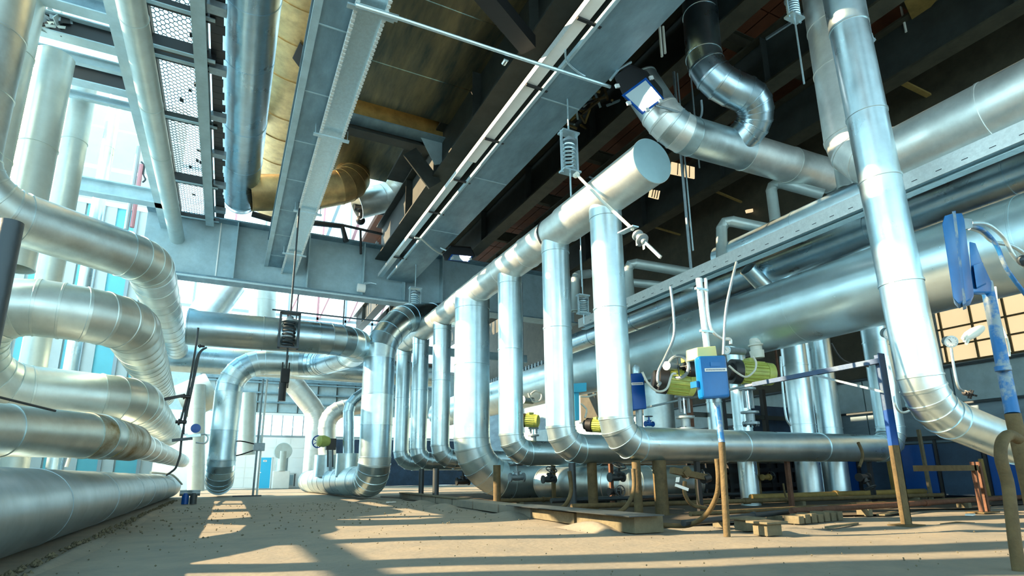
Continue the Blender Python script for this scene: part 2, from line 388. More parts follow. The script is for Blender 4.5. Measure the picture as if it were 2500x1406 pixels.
# roof over the right part: brown soffit boards between the girders
rf = struct('ceiling', G().box((5.6, -8, 13.2), (WX, 34, 13.5)), 'ceiling_brown')
for i in range(9):
    for j in range(15): G().box((6.3 + i * 1.22, -7 + j * 2.6, 13.13), (7.48 + i * 1.22, -4.45 + j * 2.6, 13.2)).build('soffit_board', 'ceiling_brown', rf)
G().box((-9, -8, 13.2), (5.6, 5.5, 13.5)).build('shade_slab', 'ceiling_brown', rf)  # added unseen slab, keeps sky light off the near floor
G().box((-9, -8, 11.9), (-5.5, 5.5, 13.2)).build('shade_fascia', 'ceiling_brown', rf)  # added out of view to block sky light beside the slab
# ================================================================== MAIN HEADER AND ITS DROPS
HZ = 5.85
hd = thing('header_pipe', 'thick silver header pipe overhead with a flat round end cap and drops below', 'pipe', (6, 6.7, HZ - .46))
pipe('', 'hdr1', [(6, 6.62, HZ), (6, 9.35, HZ)], .40, m='clad_b', seam=2.9, root=hd, cap=(1, 0), capmat='cap_shaded', N=56)
pipe('', 'hdr2', [(6, 9.35, HZ), (6, 15.6, HZ)], .375, m='clad_b', seam=1.6, root=hd, N=56)
pipe('', 'hdr3', [(6, 15.6, HZ), (6, 23.4, HZ)], .36, m='clad_b', seam=1.9, root=hd, N=48)
band(hd, (6, 9.95, HZ), (0, 1, 0), .375, .05, 'black', .016); band(hd, (6, 20.6, HZ), (0, 1, 0), .36, .12, 'clad_b', .03)
ord_ = ['nearest', 'second', 'third']
def drop(name, label, y, r, zb, xe, z0=HZ - .46, bend=None, **k):
    rt = pipe(name, label, [(6, y, z0), (6, y, zb), (xe, y, zb)], r, bend=bend or r * 1.5, **k)
    g = G(); N = 48; rr = r + .008; RH = .385
    for k_ in range(N):
        a = 2 * PI * k_ / N; x = rr * math.cos(a); g.v.append(V((6 + x, y + rr * math.sin(a), z0 - .02)))
    for k_ in range(N):
        a = 2 * PI * k_ / N; x = rr * math.cos(a); g.v.append(V((6 + x, y + rr * math.sin(a), HZ - math.sqrt(max(RH * RH - x * x, 0)) + .012)))
    for k_ in range(N): g.f.append((k_, (k_ + 1) % N, N + (k_ + 1) % N, N + k_))
    g.build('saddle_collar', k.get('m', 'clad'), rt)
    return rt
d1 = drop('drop_pipe', 'nearest silver drop pipe under the header, its elbow joining the long knee-height pipe', 8.0, .298, 1.2, 13.3, gore=22, seam=2.0)
pipe('', 'd1riser', [(13.3, 8.0, 1.2), (13.9, 8.0, 1.2), (13.9, 8.0, 7.5)], .298, root=d1, seam=1.8, gore=22)
d2 = drop('drop_pipe', 'second silver drop pipe from the header end cap', 9.85, .295, 1.2, 12.5, gore=22, seam=2.2)
for dy, lb in ((2.25, 'third drop pipe from the end cap, slim, just right of the thickest one'), (7.3, 'slim drop pipe just left of the thickest one'), (9.6, 'next to last slim drop pipe of the header'), (11.8, 'last and farthest slim drop pipe of the header')):
    dup(d2, (0, dy, 0), lb)
drop('large_drop_pipe', 'thickest drop pipe under the header, with a wide segmented elbow near the floor', 14.55, .5, .56, 13, bend=1.15, gore=13, seam=1.9, m='clad')
# ================================================================== RIGHT SIDE PIPES
TX, TZ = 10.5, 4.02
tk = thing('tank_pipe', 'very large bright silver horizontal vessel running through the right half', 'tank', (TX, 2, TZ - .72))
pipe('', 'tank', [(TX, -3, TZ), (TX, 30, TZ)], .72, m='clad_tank', seam=3.4, root=tk, N=72, lip=.006)
R1 = [at(2034, -120, Y=4.2), at(2262, 1000, Y=4.2), at(2600, 1135, Y=3.9)]
pipe('standing_pipe', 'tall silver pipe standing in front at the right, bending to the right near the floor', R1, .262, bend=.62, gore=14, seam=1.5, m='clad', N=56)
R3X, R3Z = 9.75, 5.92
pipe('bent_pipe', 'pale pipe dropping behind the tall one, then turning above the vessel', [(R3X, 5.45, 13.0), (R3X, 5.45, R3Z), (R3X, -3, R3Z)], .46, bend=[0, .75, 0], gore=22, seam=1.3, m='clad_b', N=56)
R4X = 10.45; q = at(1790, 605, X=R4X)
c4 = at(2100, 486, X=R4X)
pipe('straight_pipe', 'straight silver pipe with a slanted left end, running just above the galvanised tray', [(R4X, -3, c4.z), (R4X, q.y + .4, c4.z)], .34, seam=2.2, cap=(0, 1), m='clad', N=56)
R5X = 11.8; c5 = at(2360, 470, X=R5X)
pipe('lower_straight_pipe', 'darker straight pipe seen between the galvanised tray and the vessel', [(R5X, -3, c5.z), (R5X, 19, c5.z)], .36, seam=2.4, m='clad_blue', N=48)
# galvanised tray
TRX = 9.0; tz = at(2300, 425, X=TRX).z
tr = thing('cable_tray', 'long pale galvanised channel tray above the vessel', 'cable tray', (TRX, 2, tz - .1))
G().bar((TRX, -2, tz), (TRX, 13.4, tz), .24, .02).build('tray_floor', 'galv', tr)
for s_ in (-1, 1): G().bar((TRX + s_ * .12, -2, tz + .07), (TRX + s_ * .12, 13.4, tz + .07), .015, .26).build('side_rail', 'galv_white' if s_ < 0 else 'galv', tr)
G().bar((TRX + .05, -2, tz - .09), (TRX + .05, 13.4, tz - .09), .16, .012).build('lower_flange', 'galv', tr)
for k in range(46): G().bar((TRX - .128, -1.8 + k * .33, tz + .02), (TRX - .128, -1.72 + k * .33, tz + .02), .004, .012).build('slot', 'dark_metal', tr)
# elbow pipes under the right roof
E2 = [at(1560, 200, Z=9.3), at(1640, 320, Z=8.0), at(2030, 432, Z=8.0), at(2200, 480, Z=7.6)]
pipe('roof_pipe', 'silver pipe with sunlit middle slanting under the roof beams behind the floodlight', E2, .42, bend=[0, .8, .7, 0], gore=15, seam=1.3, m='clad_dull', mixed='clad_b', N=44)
E1 = [at(1702, -60, Y=7.9), at(1722, 190, Y=7.7), at(1885, 258, Y=7.3), at(1785, 364, Z=8.0)]
pipe('swan_neck_pipe', 'dark silver swan-neck pipe dropping from the roof in two segmented bends onto the slanting one', E1, .385, bend=[0, .75, .5, 0], gore=18, seam=1.2, m='clad_blue', N=44)
# risers behind the knee-height pipe
for px, r, lb in ((1955, .3, 'left one of three risers passing behind the knee-height pipe under the vessel'), (2018, .31, 'middle riser under the vessel, continuing to the ground below the knee-height pipe'), (1608, .36, 'broad dull riser behind the yellow motor')):
    yy = 13.0 if px == 1608 else 9.6; c = at(px, 1000, Y=yy)
    pipe('riser_pipe', lb, [(c.x, yy, 1.05 if px == 1608 else 0), (c.x, yy, 3.3 if px == 1608 else 6.5)], .44 if px == 1608 else r, seam=1.6, m='clad_dull' if px == 1608 else 'clad')
c = at(1640, 1000, Y=11)
for px, yy, lb in ((1745, 11, 'narrow riser behind the blue post'), (1810, 9.0, 'narrow bright riser right of the blue post')):
    c = at(px, 1000, Y=yy); pipe('riser_pipe', lb, [(c.x, yy, 1.3 if px == 1745 else 0), (c.x, yy, 3.5)], .2, seam=1.4)
# second low pipe behind, blue-grey
pipe('low_pipe', 'fat low pipe close to the ground behind the kerb posts', [(7.7, 13.5, .46), (8.3, 11.0, .46), (10.5, 11.0, .46)], .42, bend=.9, cap=(1, 1), seam=1.5, gore=15, m='clad_dull')
# small white-lagged loops against the roof at right
def small(name, label, pp, r, m='clad_white', **k): return pipe(name, label, pp, r, m=m, N=20, seam=1.5, gore=45, lip=.004, bend=r * 1.3, **k)
small('lagged_pipe', 'small pale pipe rising left of the straight one and bending flat at its top', [at(1762, 640, Y=9), at(1762, 535, Y=9), at(1880, 560, Y=8.2)], .13)
small('lagged_pipe', 'small pale riser with a rounded top beside the slanting roof pipe', [at(1893, 540, Y=8.6), at(1880, 440, Y=8.6), at(2010, 475, Y=7.8)], .13)
small('lagged_pipe', 'pale riser in front of the end of the slanting roof pipe', [at(2062, 460, Y=7), at(2042, 330, Y=7), at(2080, 345, Y=8)], .15)
small('lagged_pipe', 'slim silver pipe bending over near the gap right of the header, upper one', [at(1538, 740, Y=12), at(1532, 640, Y=12), at(1700, 668, Y=11)], .14)
small('lagged_pipe', 'slim silver pipe under the upper bent one right of the header', [at(1545, 690, Y=12.2), at(1700, 705, Y=11.4)], .12)
small('lagged_pipe', 'lower slim pipe behind the two nearest drops', [at(1405, 760, Y=14), at(1405, 672, Y=14), at(1440, 668, Y=14)], .14)
pipe('hanging_pipe', 'slanting pipe stub under the galvanised tray', [at(1825, 655, Y=9.2), at(1900, 735, Y=9.2)], .2, m='clad')
pipe('hanging_pipe', 'short vertical stub between tray and vessel, left one', [at(1895, 590, Y=9.5), at(1915, 690, Y=9.5)], .14)
pipe('hanging_pipe', 'short vertical stub between tray and vessel, right one', [at(2080, 560, Y=7.8), at(2095, 640, Y=7.8)], .17, m='clad_blue')
# ================================================================== LEFT SIDE PIPES
FPX, FPR = -1.85, .41
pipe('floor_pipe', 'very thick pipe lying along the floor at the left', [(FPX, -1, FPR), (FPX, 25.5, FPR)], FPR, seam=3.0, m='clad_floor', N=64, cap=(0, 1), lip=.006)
def stack(name, label, pix, Zs, r, bends, m, tailX, tailY, **k):
    pts = [at(x, y, Z=z) for (x, y), z in zip(pix, Zs)]
    return pipe(name, label, pts + [V((tailX, tailY, Zs[-1]))], r, bend=bends, m=m, **k)
pipe('upper_left_pipe', 'uppermost thick lagged pipe at left, sweeping in then down the hall',
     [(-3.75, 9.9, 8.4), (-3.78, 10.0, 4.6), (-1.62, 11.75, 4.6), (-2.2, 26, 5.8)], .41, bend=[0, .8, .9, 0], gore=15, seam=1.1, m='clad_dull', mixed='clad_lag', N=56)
pipe('serpentine_pipe', 'fat lagged serpentine pipe at left making a hairpin in two stacked runs',
     [(-2.5, 26, 3.9), (-1.74, 11.35, 3.38), (-3.75, 11.1, 3.42), (-3.85, 12.2, 2.2), (-1.72, 13.3, 2.2), (-2.1, 26, 2.4)], .46, bend=[0, .95, .9, .9, 1.0, 0], gore=17, seam=.8, m='clad_lag', N=56)
sp_ = pipe('stained_pipe', 'old lagged pipe with a brown rust stain below the serpentine, at left', [(-3.6, 6.2, 1.22), (-1.55, 9.3, 1.26), (-1.40, 11.0, 1.27)], .29, bend=[0, .9, 0], gore=14, seam=1.1, m='clad_dull', mixed='clad_stain', N=48)
pipe('', 'stained tail', [(-1.40, 11.0, 1.27), (-1.5, 26, 1.35)], .23, seam=1.4, m='clad_b', root=sp_, N=40)
for px, py, Y, r, lb, mm, top in ((82, 400, 14.2, .36, 'thick pale standing pipe, second from the left edge, with torn lagging at its top', 'clad_white', 9.9), (172, 400, 16.5, .27, 'pale standing pipe third from the left edge', 'clad_white', 11), (10, 200, 13.0, .37, 'pale standing pipe cut by the left edge', 'clad_white', 13), (257, 400, 22.6, .2, 'slender bright standing pipe left of the sloping girder', 'clad', 14.6)):
    c = at(px, py, Y=Y); pipe('standing_lagged_pipe', lb, [(c.x, Y, 0 if Y > 16 else 4.9), (c.x, Y, top)], r, m=mm, seam=2.2, N=36, cap=(0, 1))
# overhead pipes along the hall, left
pipe('overhead_pipe', 'slender pale pipe running overhead from the top edge down toward the hall end, at left', [(-2.38, 2, 9.4), (-2.38, 26, 9.4)], .25, seam=3.2, m='clad_white', N=36)
pipe('overhead_duct', 'large shiny blue-grey pipe overhead beside the walkway mesh, ending in an upturned bend', [(-.42, 1, 10.9), (-.42, 22.4, 10.9), (-.42, 22.4, 15)], .6, bend=[0, .8, 0], seam=2.6, gore=22, m='clad_blue', N=56)
# far loops
U = [(-2.6, 17.3, 4.78), (1.9, 17.3, 4.82)]
pipe('hairpin_pipe', 'blue-silver hairpin pipe across the hall, its lower leg bending down to the floor',
     [(-1.28, 17.3, 4.72), (3.5, 17.3, 4.78), (3.7, 20.4, 5.0), (3.1, 24.2, 5.25), (-.14, 24.2, 5.15), (-.14, 24.2, .6), (-.14, 26.6, .5)], .485, bend=[0, 1.45, 1.2, 1.2, 1.25, .8, 0], gore=13, seam=1.7, m='clad_blue', mixed='clad', N=56, cap=(1, 0))
pipe('cross_duct', 'long fat duct crossing the hall behind the hairpin', [(-2.6, 27.6, 5.75), (9.5, 27.6, 5.75)], .62, seam=3, m='clad_blue', N=48)
pipe('floor_riser', 'thick standing pipe at centre rising from a floor run and leaning over at its top',
     [(3.7, 29.5, .5), (4.17, 18.0, .56), (4.17, 18.0, 4.95), at(985, 778, Y=18.6), (7.6, 20.6, 7.0)], .5, bend=[0, .7, 1.3, 1.2, 0], gore=14, seam=1.25, m='clad', mixed='clad_blue', N=56)
pipe('arched_pipe', 'pale arched pipe behind, coming down from the cross duct to the floor run', [at(690, 925, Y=30), at(715, 935, Y=30), at(775, 1010, Y=30), at(762, 1180, Y=30)], .5, bend=[0, .9, 1.3, 0], m='clad_b', seam=1.5, gore=14)
pipe('branch_pipe', 'small arched branch left of the central standing pipe', [at(800, 1170, Y=25), at(797, 1005, Y=25), at(880, 990, Y=25)], .36, m='clad_b', seam=1.5, bend=.8, gore=18)
pipe('branch_pipe', 'slim blue branch close beside the central standing pipe', [at(851, 1170, Y=21.5), at(851, 985, Y=21.5), at(900, 950, Y=21.5)], .2, m='clad_blue', seam=1.3, bend=.6, gore=22)
for px, Y, r, h, lb in ((797, 24.3, .5, 1.55, 'short wide socket on the floor run, left'), (848, 21.2, .42, 1.5, 'short wide socket on the floor run, right')):
    c = at(px, 1150, Y=Y); pipe('socket_pipe', lb, [(c.x, Y, .7), (c.x, Y, h)], r, seam=1, cap=(0, 1), m='clad')
pipe('distant_pipe', 'distant white standing vessel behind the hairpin leg', [at(600, 1110, Y=36), at(603, 960, Y=36)], .5, m='clad_white', cap=(1, 0))
pipe('distant_pipe', 'tilted silver pipe high behind the cross girder at left', [at(500, 775, Y=34), at(560, 690, Y=34)], .9, m='clad', N=32)
pipe('distant_pipe', 'upright pale pipe high behind the cross girder', [at(640, 790, Y=36), at(643, 690, Y=36)], .75, m='clad_white', N=32)
pipe('distant_pipe', 'pale standing pipe half hidden left of the hairpin leg', [at(478, 1200, Y=31), at(482, 940, Y=31)], .36, m='clad_white', N=32)
pipe('distant_pipe', 'big pale elbow stub left behind the hairpin leg', [at(440, 985, Y=32), at(520, 950, Y=32)], .9, m='clad_white', N=32)
# warm ducts overhead
pipe('ribbed_duct', 'very large sunlit golden ribbed duct overhead, left of the main girder', [(1.0, 2, 16.2), (1.0, 31, 16.2)], 1.75, m='clad_sun_tint', seam=1.9, N=64, cap=(0, 1), lip=.03)  # gold colour stands in for sun on silver cladding
pipe('overhead_elbow', 'golden elbow pipe overhead just right of the main girder', [at(610, 470, Y=20.5), at(760, 470, Y=20.5), at(868, 450, Y=20.5), at(850, 380, Y=21.5)], .65, bend=[0, 1, .9, 0], m='clad_sun_tint', gore=20, N=40)
pipe('overhead_elbow', 'crumpled silver elbow pipe under the dark duct', [at(870, 500, Y=22), at(960, 478, Y=22), at(1020, 400, Y=21)], .6, bend=1.2, m='clad_b', gore=20, N=40)
# ================================================================== OVERHEAD STEEL
# cross girder at the back (web with stiffeners)
CGY = 23.0
zt, zb = at(560, 545, Y=CGY).z, at(560, 690, Y=CGY).z
cg = thing('cross_girder', 'deep pale blue-grey plate girder crossing the hall at the back, with upright stiffeners', 'beam', (3, CGY, zb))
G().box((-3.4, CGY, zb + .05), (15, CGY + .05, zt - .05)).build('web', 'girder_pale', cg)
G().box((-3.4, CGY - .42, zb), (15, CGY + .45, zb + .06)).build('bottom_flange', 'girder', cg)
G().box((-3.4, CGY - .42, zt - .06), (15, CGY + .45, zt)).build('top_flange', 'girder', cg)
for px in (575, 752, 886, 985, 1075): x = at(px, 620, Y=CGY).x; G().box((x - .02, CGY - .40, zb + .06), (x + .02, CGY, zt - .06)).build('stiffener', 'girder_pale', cg)
x = at(532, 620, Y=CGY).x; G().box((x - .02, CGY - .03, zb + .06), (x + .02, CGY, zt - .06)).build('weld_strip', 'white', cg)
for y_, h_ in ((CGY - .46, .05), (CGY - .5, .03)): G().bar((-3.2, y_, zb - .06), (9, y_, zb - .06), .06, h_).build('clamped_rail', 'galv', cg)
# second lower cross tie with rail in front of the upper glazing
ct = thing('tie_beam', 'thin dark rail across the hall under the back girder', 'beam', (3, 26, 7.6))
G().bar((1.2, 25.5, 7.75), (9, 25.5, 7.75), .06, .06).build('rail', 'dark_metal', ct)
for x in (2.2, 4.2, 6.3): G().bar((x, 25.5, 6.3), (x, 25.5, 8.6), .05, .05).build('upright', 'dark_metal', ct)
G().box((.5, 26.2, 6.55), (14, 26.4, 6.95)).build('tie_plate', 'girder', ct)
# main girder over the gangway
z = 8.8
GX0, GX1 = at(774, 0, Z=z).x, at(721, 657, Z=z).x
g1 = thing('overhead_girder', 'wide blue-grey box girder overhead at centre left, carrying a perforated tray underneath', 'beam', ((GX0 + GX1) / 2, 10, z))
G().box((GX0, 2, z), (GX1, CGY, z + .05)).build('bottom_flange', 'girder', g1)
G().box((GX0 + .12, 2, z + .05), (GX0 + .16, CGY, z + 1.1)).build('web', 'girder_dark', g1)
G().box((GX1 - .16, 2, z + .05), (GX1 - .12, CGY, z + 1.1)).build('web', 'girder_dark', g1)
G().box((GX0 - .04, 2, z - .03), (GX0 + .10, CGY, z + .06)).build('flange_edge', 'girder_pale', g1)
G().box((GX0, 2, z + 1.1), (GX1, CGY, z + 1.15)).build('top_flange', 'girder', g1)
for k in range(10): G().box((GX0 + .1, 3.2 + k * 2.05, z - .012), (GX1, 3.23 + k * 2.05, z)).build('weld_seam', 'girder_pale', g1)
# perforated tray with returned edges hung below
tz = z - .22; ta, tb = at(869, 20, Z=tz).x, at(938, 45, Z=tz).x
t1 = thing('perforated_tray', 'long perforated galvanised tray with bright returned edges hung below the centre left girder', 'cable tray', ((ta + tb) / 2, 10, tz))
G().box((ta, 7.6, tz + .05), (tb, CGY + 2.2, tz + .06)).build('tray_floor', 'galv', t1)
for x in (ta, tb): G().box((x - .02, 7.6, tz - .02), (x + .02, CGY + 2.2, tz + .12)).build('side_lip', 'galv_white', t1)
n = 150; g = G()
for k in range(n):
    y = 7.7 + k * .114
    for x in (ta, tb): g.box((x - .034, y, tz - .03), (x + .034, y + .06, tz - .015))
g.build('lip_teeth', 'galv_white', t1, kind='stuff')
for y in (at(865, 5, Z=tz).y + .05, 12.55, 16.9, 20.6, 23.2): G().box((ta - .16, y - .05, tz - .07), (tb + .16, y + .05, tz - .035)).build('hanger_strap', 'galv', t1)
for y in (12.55, 16.9, 20.6):
    for x in (ta - .12, tb + .12): G().tube((x, y, tz - .06), (x, y, z), .012, 6).build('hanger_rod', 'galv', t1)
# second girder, carries the header hangers and floodlights
z2 = 8.8; a0, a1 = at(1105, 500, Z=z2).x - .1, at(1200, 490, Z=z2).x
g2 = thing('overhead_girder', 'long blue-grey girder overhead right of centre with floodlights and hangers fixed to it', 'beam', ((a0 + a1) / 2, 10, z2))
G().box((a0, 1.5, z2), (a1, CGY - .42, z2 + .05)).build('bottom_flange', 'girder', g2)
G().box(((a0 + a1) / 2 - .03, 1.5, z2 + .05), ((a0 + a1) / 2 + .03, CGY - .42, z2 + 1.6)).build('web', 'girder_dark', g2)
G().box((a0, 1.5, z2 + 1.6), (a1, CGY - .42, z2 + 1.66)).build('top_flange', 'girder_dark', g2)
G().box((a0 - .03, 1.5, z2 - .02), (a0 + .03, CGY - .42, z2 + .08)).build('flange_edge', 'girder_pale', g2)
for y in (5.5, 9.4, 13.2, 17): G().box((a0 + .06, y, z2 - .012), (a1 - .02, y + .03, z2)).build('weld_seam', 'girder_pale', g2)
tz2 = z2 + .05; sx_ = at(1250, 269, Z=tz2).x
t2 = thing('cable_tray', 'bright narrow cable tray running along the left side of the second overhead girder', 'cable tray', (sx_, 10, tz2))
G().box((sx_ - .12, 2, tz2), (sx_ + .12, 12.6, tz2 + .03)).build('tray_cover', 'white', t2)
G().box((sx_ - .13, 12.6, tz2), (sx_ + .05, CGY - .5, tz2 + .03)).build('tray_floor', 'galv', t2)
G().box((sx_ - .15, 2, tz2 - .02), (sx_ - .13, CGY - .5, tz2 + .12)).build('side_lip', 'galv_white', t2)
for y in (3.3, 5.2, 7.2, 9.2, 11.4, 13.6, 15.8, 18, 20): G().bar((sx_ - .14, y, tz2 - .04), (a0 + .1, y, tz2 - .04), .06, .04, (0, 0, 1)).build('bracket', 'black', t2)
x3 = at(1068, 413, Z=9.6).x
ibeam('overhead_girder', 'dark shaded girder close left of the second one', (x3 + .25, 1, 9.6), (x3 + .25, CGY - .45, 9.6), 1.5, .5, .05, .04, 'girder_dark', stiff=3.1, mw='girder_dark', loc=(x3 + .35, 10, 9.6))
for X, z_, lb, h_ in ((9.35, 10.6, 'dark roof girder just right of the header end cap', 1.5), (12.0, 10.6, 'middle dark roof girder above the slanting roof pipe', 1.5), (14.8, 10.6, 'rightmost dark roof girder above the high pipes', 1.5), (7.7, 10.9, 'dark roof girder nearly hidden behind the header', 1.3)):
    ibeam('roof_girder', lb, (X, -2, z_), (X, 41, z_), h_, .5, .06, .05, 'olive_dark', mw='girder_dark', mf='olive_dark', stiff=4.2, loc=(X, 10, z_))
for k, y in enumerate((3.2, 6.2, 9.2, 12.4, 15.8, 19.6, 24)):
    ibeam('purlin', ['brown cross purlin above the roof girders, nearest', 'second brown cross purlin from the viewer', 'brown cross purlin over the swan-neck pipe', 'brown cross purlin over the header end cap', 'brown cross purlin behind the header end', 'brown cross purlin over the middle drops', 'farthest brown cross purlin'][k], (6.2, y, 12.2), (WX - .06, y, 12.2), .5, .22, .03, .03, 'olive_dark', loc=(11, y, 12.2))
rdk = struct('trim_3', G().box((4.4, -8, 11.4), (6.3, CGY - 4, 11.5)), 'girder_dark')
# golden cross beam, lower dark beam, brace and gusset between the two girders
y = at(980, 300, Z=11).y
ibeam('tan_beam', 'tan yellow cross beam between the two main girders', (GX1 - .3, y, 10.7), (x3 + .4, y, 10.7), .95, .5, .04, .04, 'olive', mf='girder', loc=(3.5, y, 10.7))
y2 = at(960, 340, Z=10.6).y
ibeam('cross_beam', 'dark cross beam just beyond the tan one', (GX1 - .4, y2, 10.5), (x3 + .4, y2, 10.5), .8, .4, .04, .04, 'girder_dark', loc=(3.5, y2, 10.5))
gp = [at(1025, 330, Y=y2 - .3), at(1105, 345, Y=y2 - .3), at(1085, 400, Y=y2 - .3), at(1062, 402, Y=y2 - .3)]
gs = G().prism(gp, (0, .03, 0)).build('gusset_plate', 'girder_pale', None, 'pale triangular gusset plate against the shaded girder', 'plate')
G().bar(at(1000, 370, Y=y2 - .1), at(1062, 452, Y=y2 - .1), .5, .06, (0, 1, 0)).build('brace', 'girder_dark', None, 'dark diagonal brace below the gusset plate', 'brace')
G().bar(at(1165, -40, Z=9.4), at(1290, 110, Z=9.4), .35, .3).build('brace', 'black', None, 'black diagonal brace at the top between the girders', 'brace')
# dark sheet duct
xr = at(1240, 100, Z=11).x; yb = y - .5
dc = thing('sheet_duct', 'big dark sheet metal duct overhead between the girders, streaked with tan', 'duct', (3.4, 8, 11))
mat('duct', (.20, .17, .09), .7, .42, .2, 1.5, .5, 1.0, col2=(.035, .055, .05), rvar=.1, stretch=(2.2, .35, 1))
k = 0; yy = 3.0
while yy < yb - .1:
    L = min(2.4, yb - yy); G().box((GX1 - .2, yy, 11 + .004 * (k % 2)), (xr, yy + L - .03, 11.03)).build('bottom_sheet', 'duct', dc); yy += L; k += 1
G().box((GX1 - .2, 3, 11.03), (GX1 - .17, yb, 12.6)).build('side_sheet', 'duct', dc)
G().box((xr - .03, 3, 11.03), (xr, yb, 12.6)).build('side_sheet', 'duct', dc)
G().box((GX1 - .2, yb - .03, 11.03), (xr, yb, 12.6)).build('end_sheet', 'duct', dc)
G().box((GX1 - .2, y2 + .4, 12.5), (x3, 21.2, 12.55)).build('far_sheet', 'duct', dc)
G().prism([at(x, y, Z=14.38) for x, y in ((714, 142), (732, 104), (749, 124), (747, 176), (736, 172))], (0, 0, .03)).build('torn_opening', 'black', None, 'black torn opening in the underside of the golden ribbed duct', 'opening')
# walkway mesh
MZ = 10.3
mx0, mx1 = at(365, 0, Z=MZ).x, at(472, 0, Z=MZ).x + .02
mg = thing('mesh_walkway', 'expanded metal walkway overhead at left, lit white from above', 'walkway', ((mx0 + mx1) / 2, 12, MZ))
g = G(); cw, ch = .165, .072; yy = 8.0; row = 0; w = .012
random.seed(2)
while yy < 22.6:
    x = mx0 + (cw / 2 if row % 2 else 0)
    while x < mx1:
        c = V((x, yy, MZ)); g.bar(c, c + V((cw * .3, 0, 0)), w * 1.3, .012)
        e = c + V((cw * .3, 0, 0)); g.bar(e, e + V((cw * .2, ch, 0)), w, .012); g.bar(e, e + V((cw * .2, -ch, 0)), w, .012)
        x += cw
    yy += ch; row += 1
g.build('expanded_mesh', 'dark_metal', mg, kind='stuff')
for py in (15, 105, 140, 283, 425, 520):
    a = at(420, py, Z=MZ - .1); hgt = .28 if py in (105, 425) else .14
    G().box((mx0 - .1, a.y - .07, MZ - .05 - hgt), (mx1 + .4, a.y + .07, MZ - .02)).build('cross_bearer', 'black' if py != 283 else 'girder_dark', mg)
    G().box((mx0 - .1, a.y - .12, MZ - .07 - hgt), (mx1 + .4, a.y - .02, MZ - .045 - hgt)).build('bearer_flange', 'girder_pale', mg)
G().box((mx0 - .05, 7, MZ - .1), (mx0 - .02, CGY - .5, MZ + .12)).build('toe_board', 'girder_dark', mg)
for k in range(18):      # ragged lumps on the mesh
    a = (random.uniform(mx0, mx1), random.uniform(9, 21)); G().obox((a[0], a[1], MZ + .03), V((random.uniform(.02, .07), .01, 0)), V((0, random.uniform(.02, .07), 0)), V((0, 0, .02))).build('debris_scrap', 'black', mg)
# rails along the hall near the walkway
z = 9.9; xa, xb = at(463, 0, Z=z).x, at(500, 0, Z=z).x
ibeam('runway_beam', 'pale narrow beam running overhead between walkway mesh and shiny duct', ((xa + xb) / 2, 2, z), ((xa + xb) / 2, CGY - .45, z), .35, xb - xa, .03, .03, 'girder_pale', loc=((xa + xb) / 2, 10, z))
sb = thing('saw_edge_plate', 'dark ragged-edged strip with bracket lugs beside the shiny overhead duct', 'plate', (xb + .2, 12, z + .1))
g = G()
for k in range(60): yy = 6 + k * .27; g.box((xb + .05, yy, z + .25), (xb + .30 + random.uniform(-.03, .05), yy + .26, z + .3))
g.build('ragged_strip', 'black', sb, kind='stuff')
for k in range(8): G().box((xb + .02, 7.2 + k * 2, z + .1), (xb + .38, 7.45 + k * 2, z + .24)).build('lug', 'grey_metal', sb)
z = 9.7; xa, xb = at(258, 0, Z=z).x, at(285, 0, Z=z).x
ibeam('sloping_beam', 'flat pale grey beam running overhead just left of the slender pale pipe', ((xa + xb) / 2, 2, z), ((xa + xb) / 2, 25, z), .3, xb - xa + .1, .03, .03, 'girder_pale', loc=((xa + xb) / 2, 10, z))
# cross beams at the top left
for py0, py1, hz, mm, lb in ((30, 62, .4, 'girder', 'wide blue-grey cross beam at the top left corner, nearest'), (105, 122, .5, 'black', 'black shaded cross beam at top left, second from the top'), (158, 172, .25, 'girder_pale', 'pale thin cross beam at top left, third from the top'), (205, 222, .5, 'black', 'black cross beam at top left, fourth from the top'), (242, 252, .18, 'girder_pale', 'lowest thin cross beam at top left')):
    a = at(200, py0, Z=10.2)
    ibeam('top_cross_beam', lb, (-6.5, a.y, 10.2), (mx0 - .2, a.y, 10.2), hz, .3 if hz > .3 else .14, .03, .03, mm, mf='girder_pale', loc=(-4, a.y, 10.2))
ibeam('top_cross_beam', 'white beam crossing left of the slender pipe under the mesh', (-7, 21, 9.7), (-2.7, 21, 9.7), .5, .4, .04, .04, 'girder_pale', loc=(-4, 21, 9.7))
# glazing bars and corrugated flue seen through the gaps at the upper back
for k in range(6):
    G().bar((.5 + k * 1.3, 29, 10.8), (1.9 + k * 1.3, 29, 16), .2, .15).build('roof_strut', 'stripe_red' if k % 2 else 'frame_grey', None, ['slanting roof strut seen through the gap over the back girder, leftmost', 'second slanting roof strut over the back girder', 'third slanting roof strut over the back girder', 'fourth slanting roof strut over the back girder', 'fifth slanting roof strut over the back girder', 'rightmost slanting roof strut over the back girder'][k], 'strut')
pv = thing('torn_lagged_line', 'black torn-lagged pipe with a valve above the back girder', 'pipe', (3, 21.8, 11))
pts = [at(x, yv, Y=22.5) for x, yv in ((615, 522), (660, 535), (775, 545), (835, 552), (845, 590))]
G().sweep(pts, .12, 10).build('lagging', 'black', pv)
G().sweep([at(838, 550, Y=22.5), at(935, 572, Y=22.5)], .06, 8).build('bare_pipe', 'black', pv)
G().sweep([at(880, 560, Y=22.5), at(881, 620, Y=22.5)], .05, 8).build('drain_pipe', 'black', pv)
c = at(880, 538, Y=22.5); G().ball(c, .2).build('valve_body', 'black', pv); G().lathe(c + V((0, 0, .15)), (0, 0, 1), [(0, .08), (.25, .08), (.26, .22), (.3, .22)], 16).build('valve_bonnet', 'black', pv)
G().sweep([at(865, 505, Y=22.5), at(1000, 530, Y=22.5)], .14, 8).build('upper_lagging', 'black', pv)
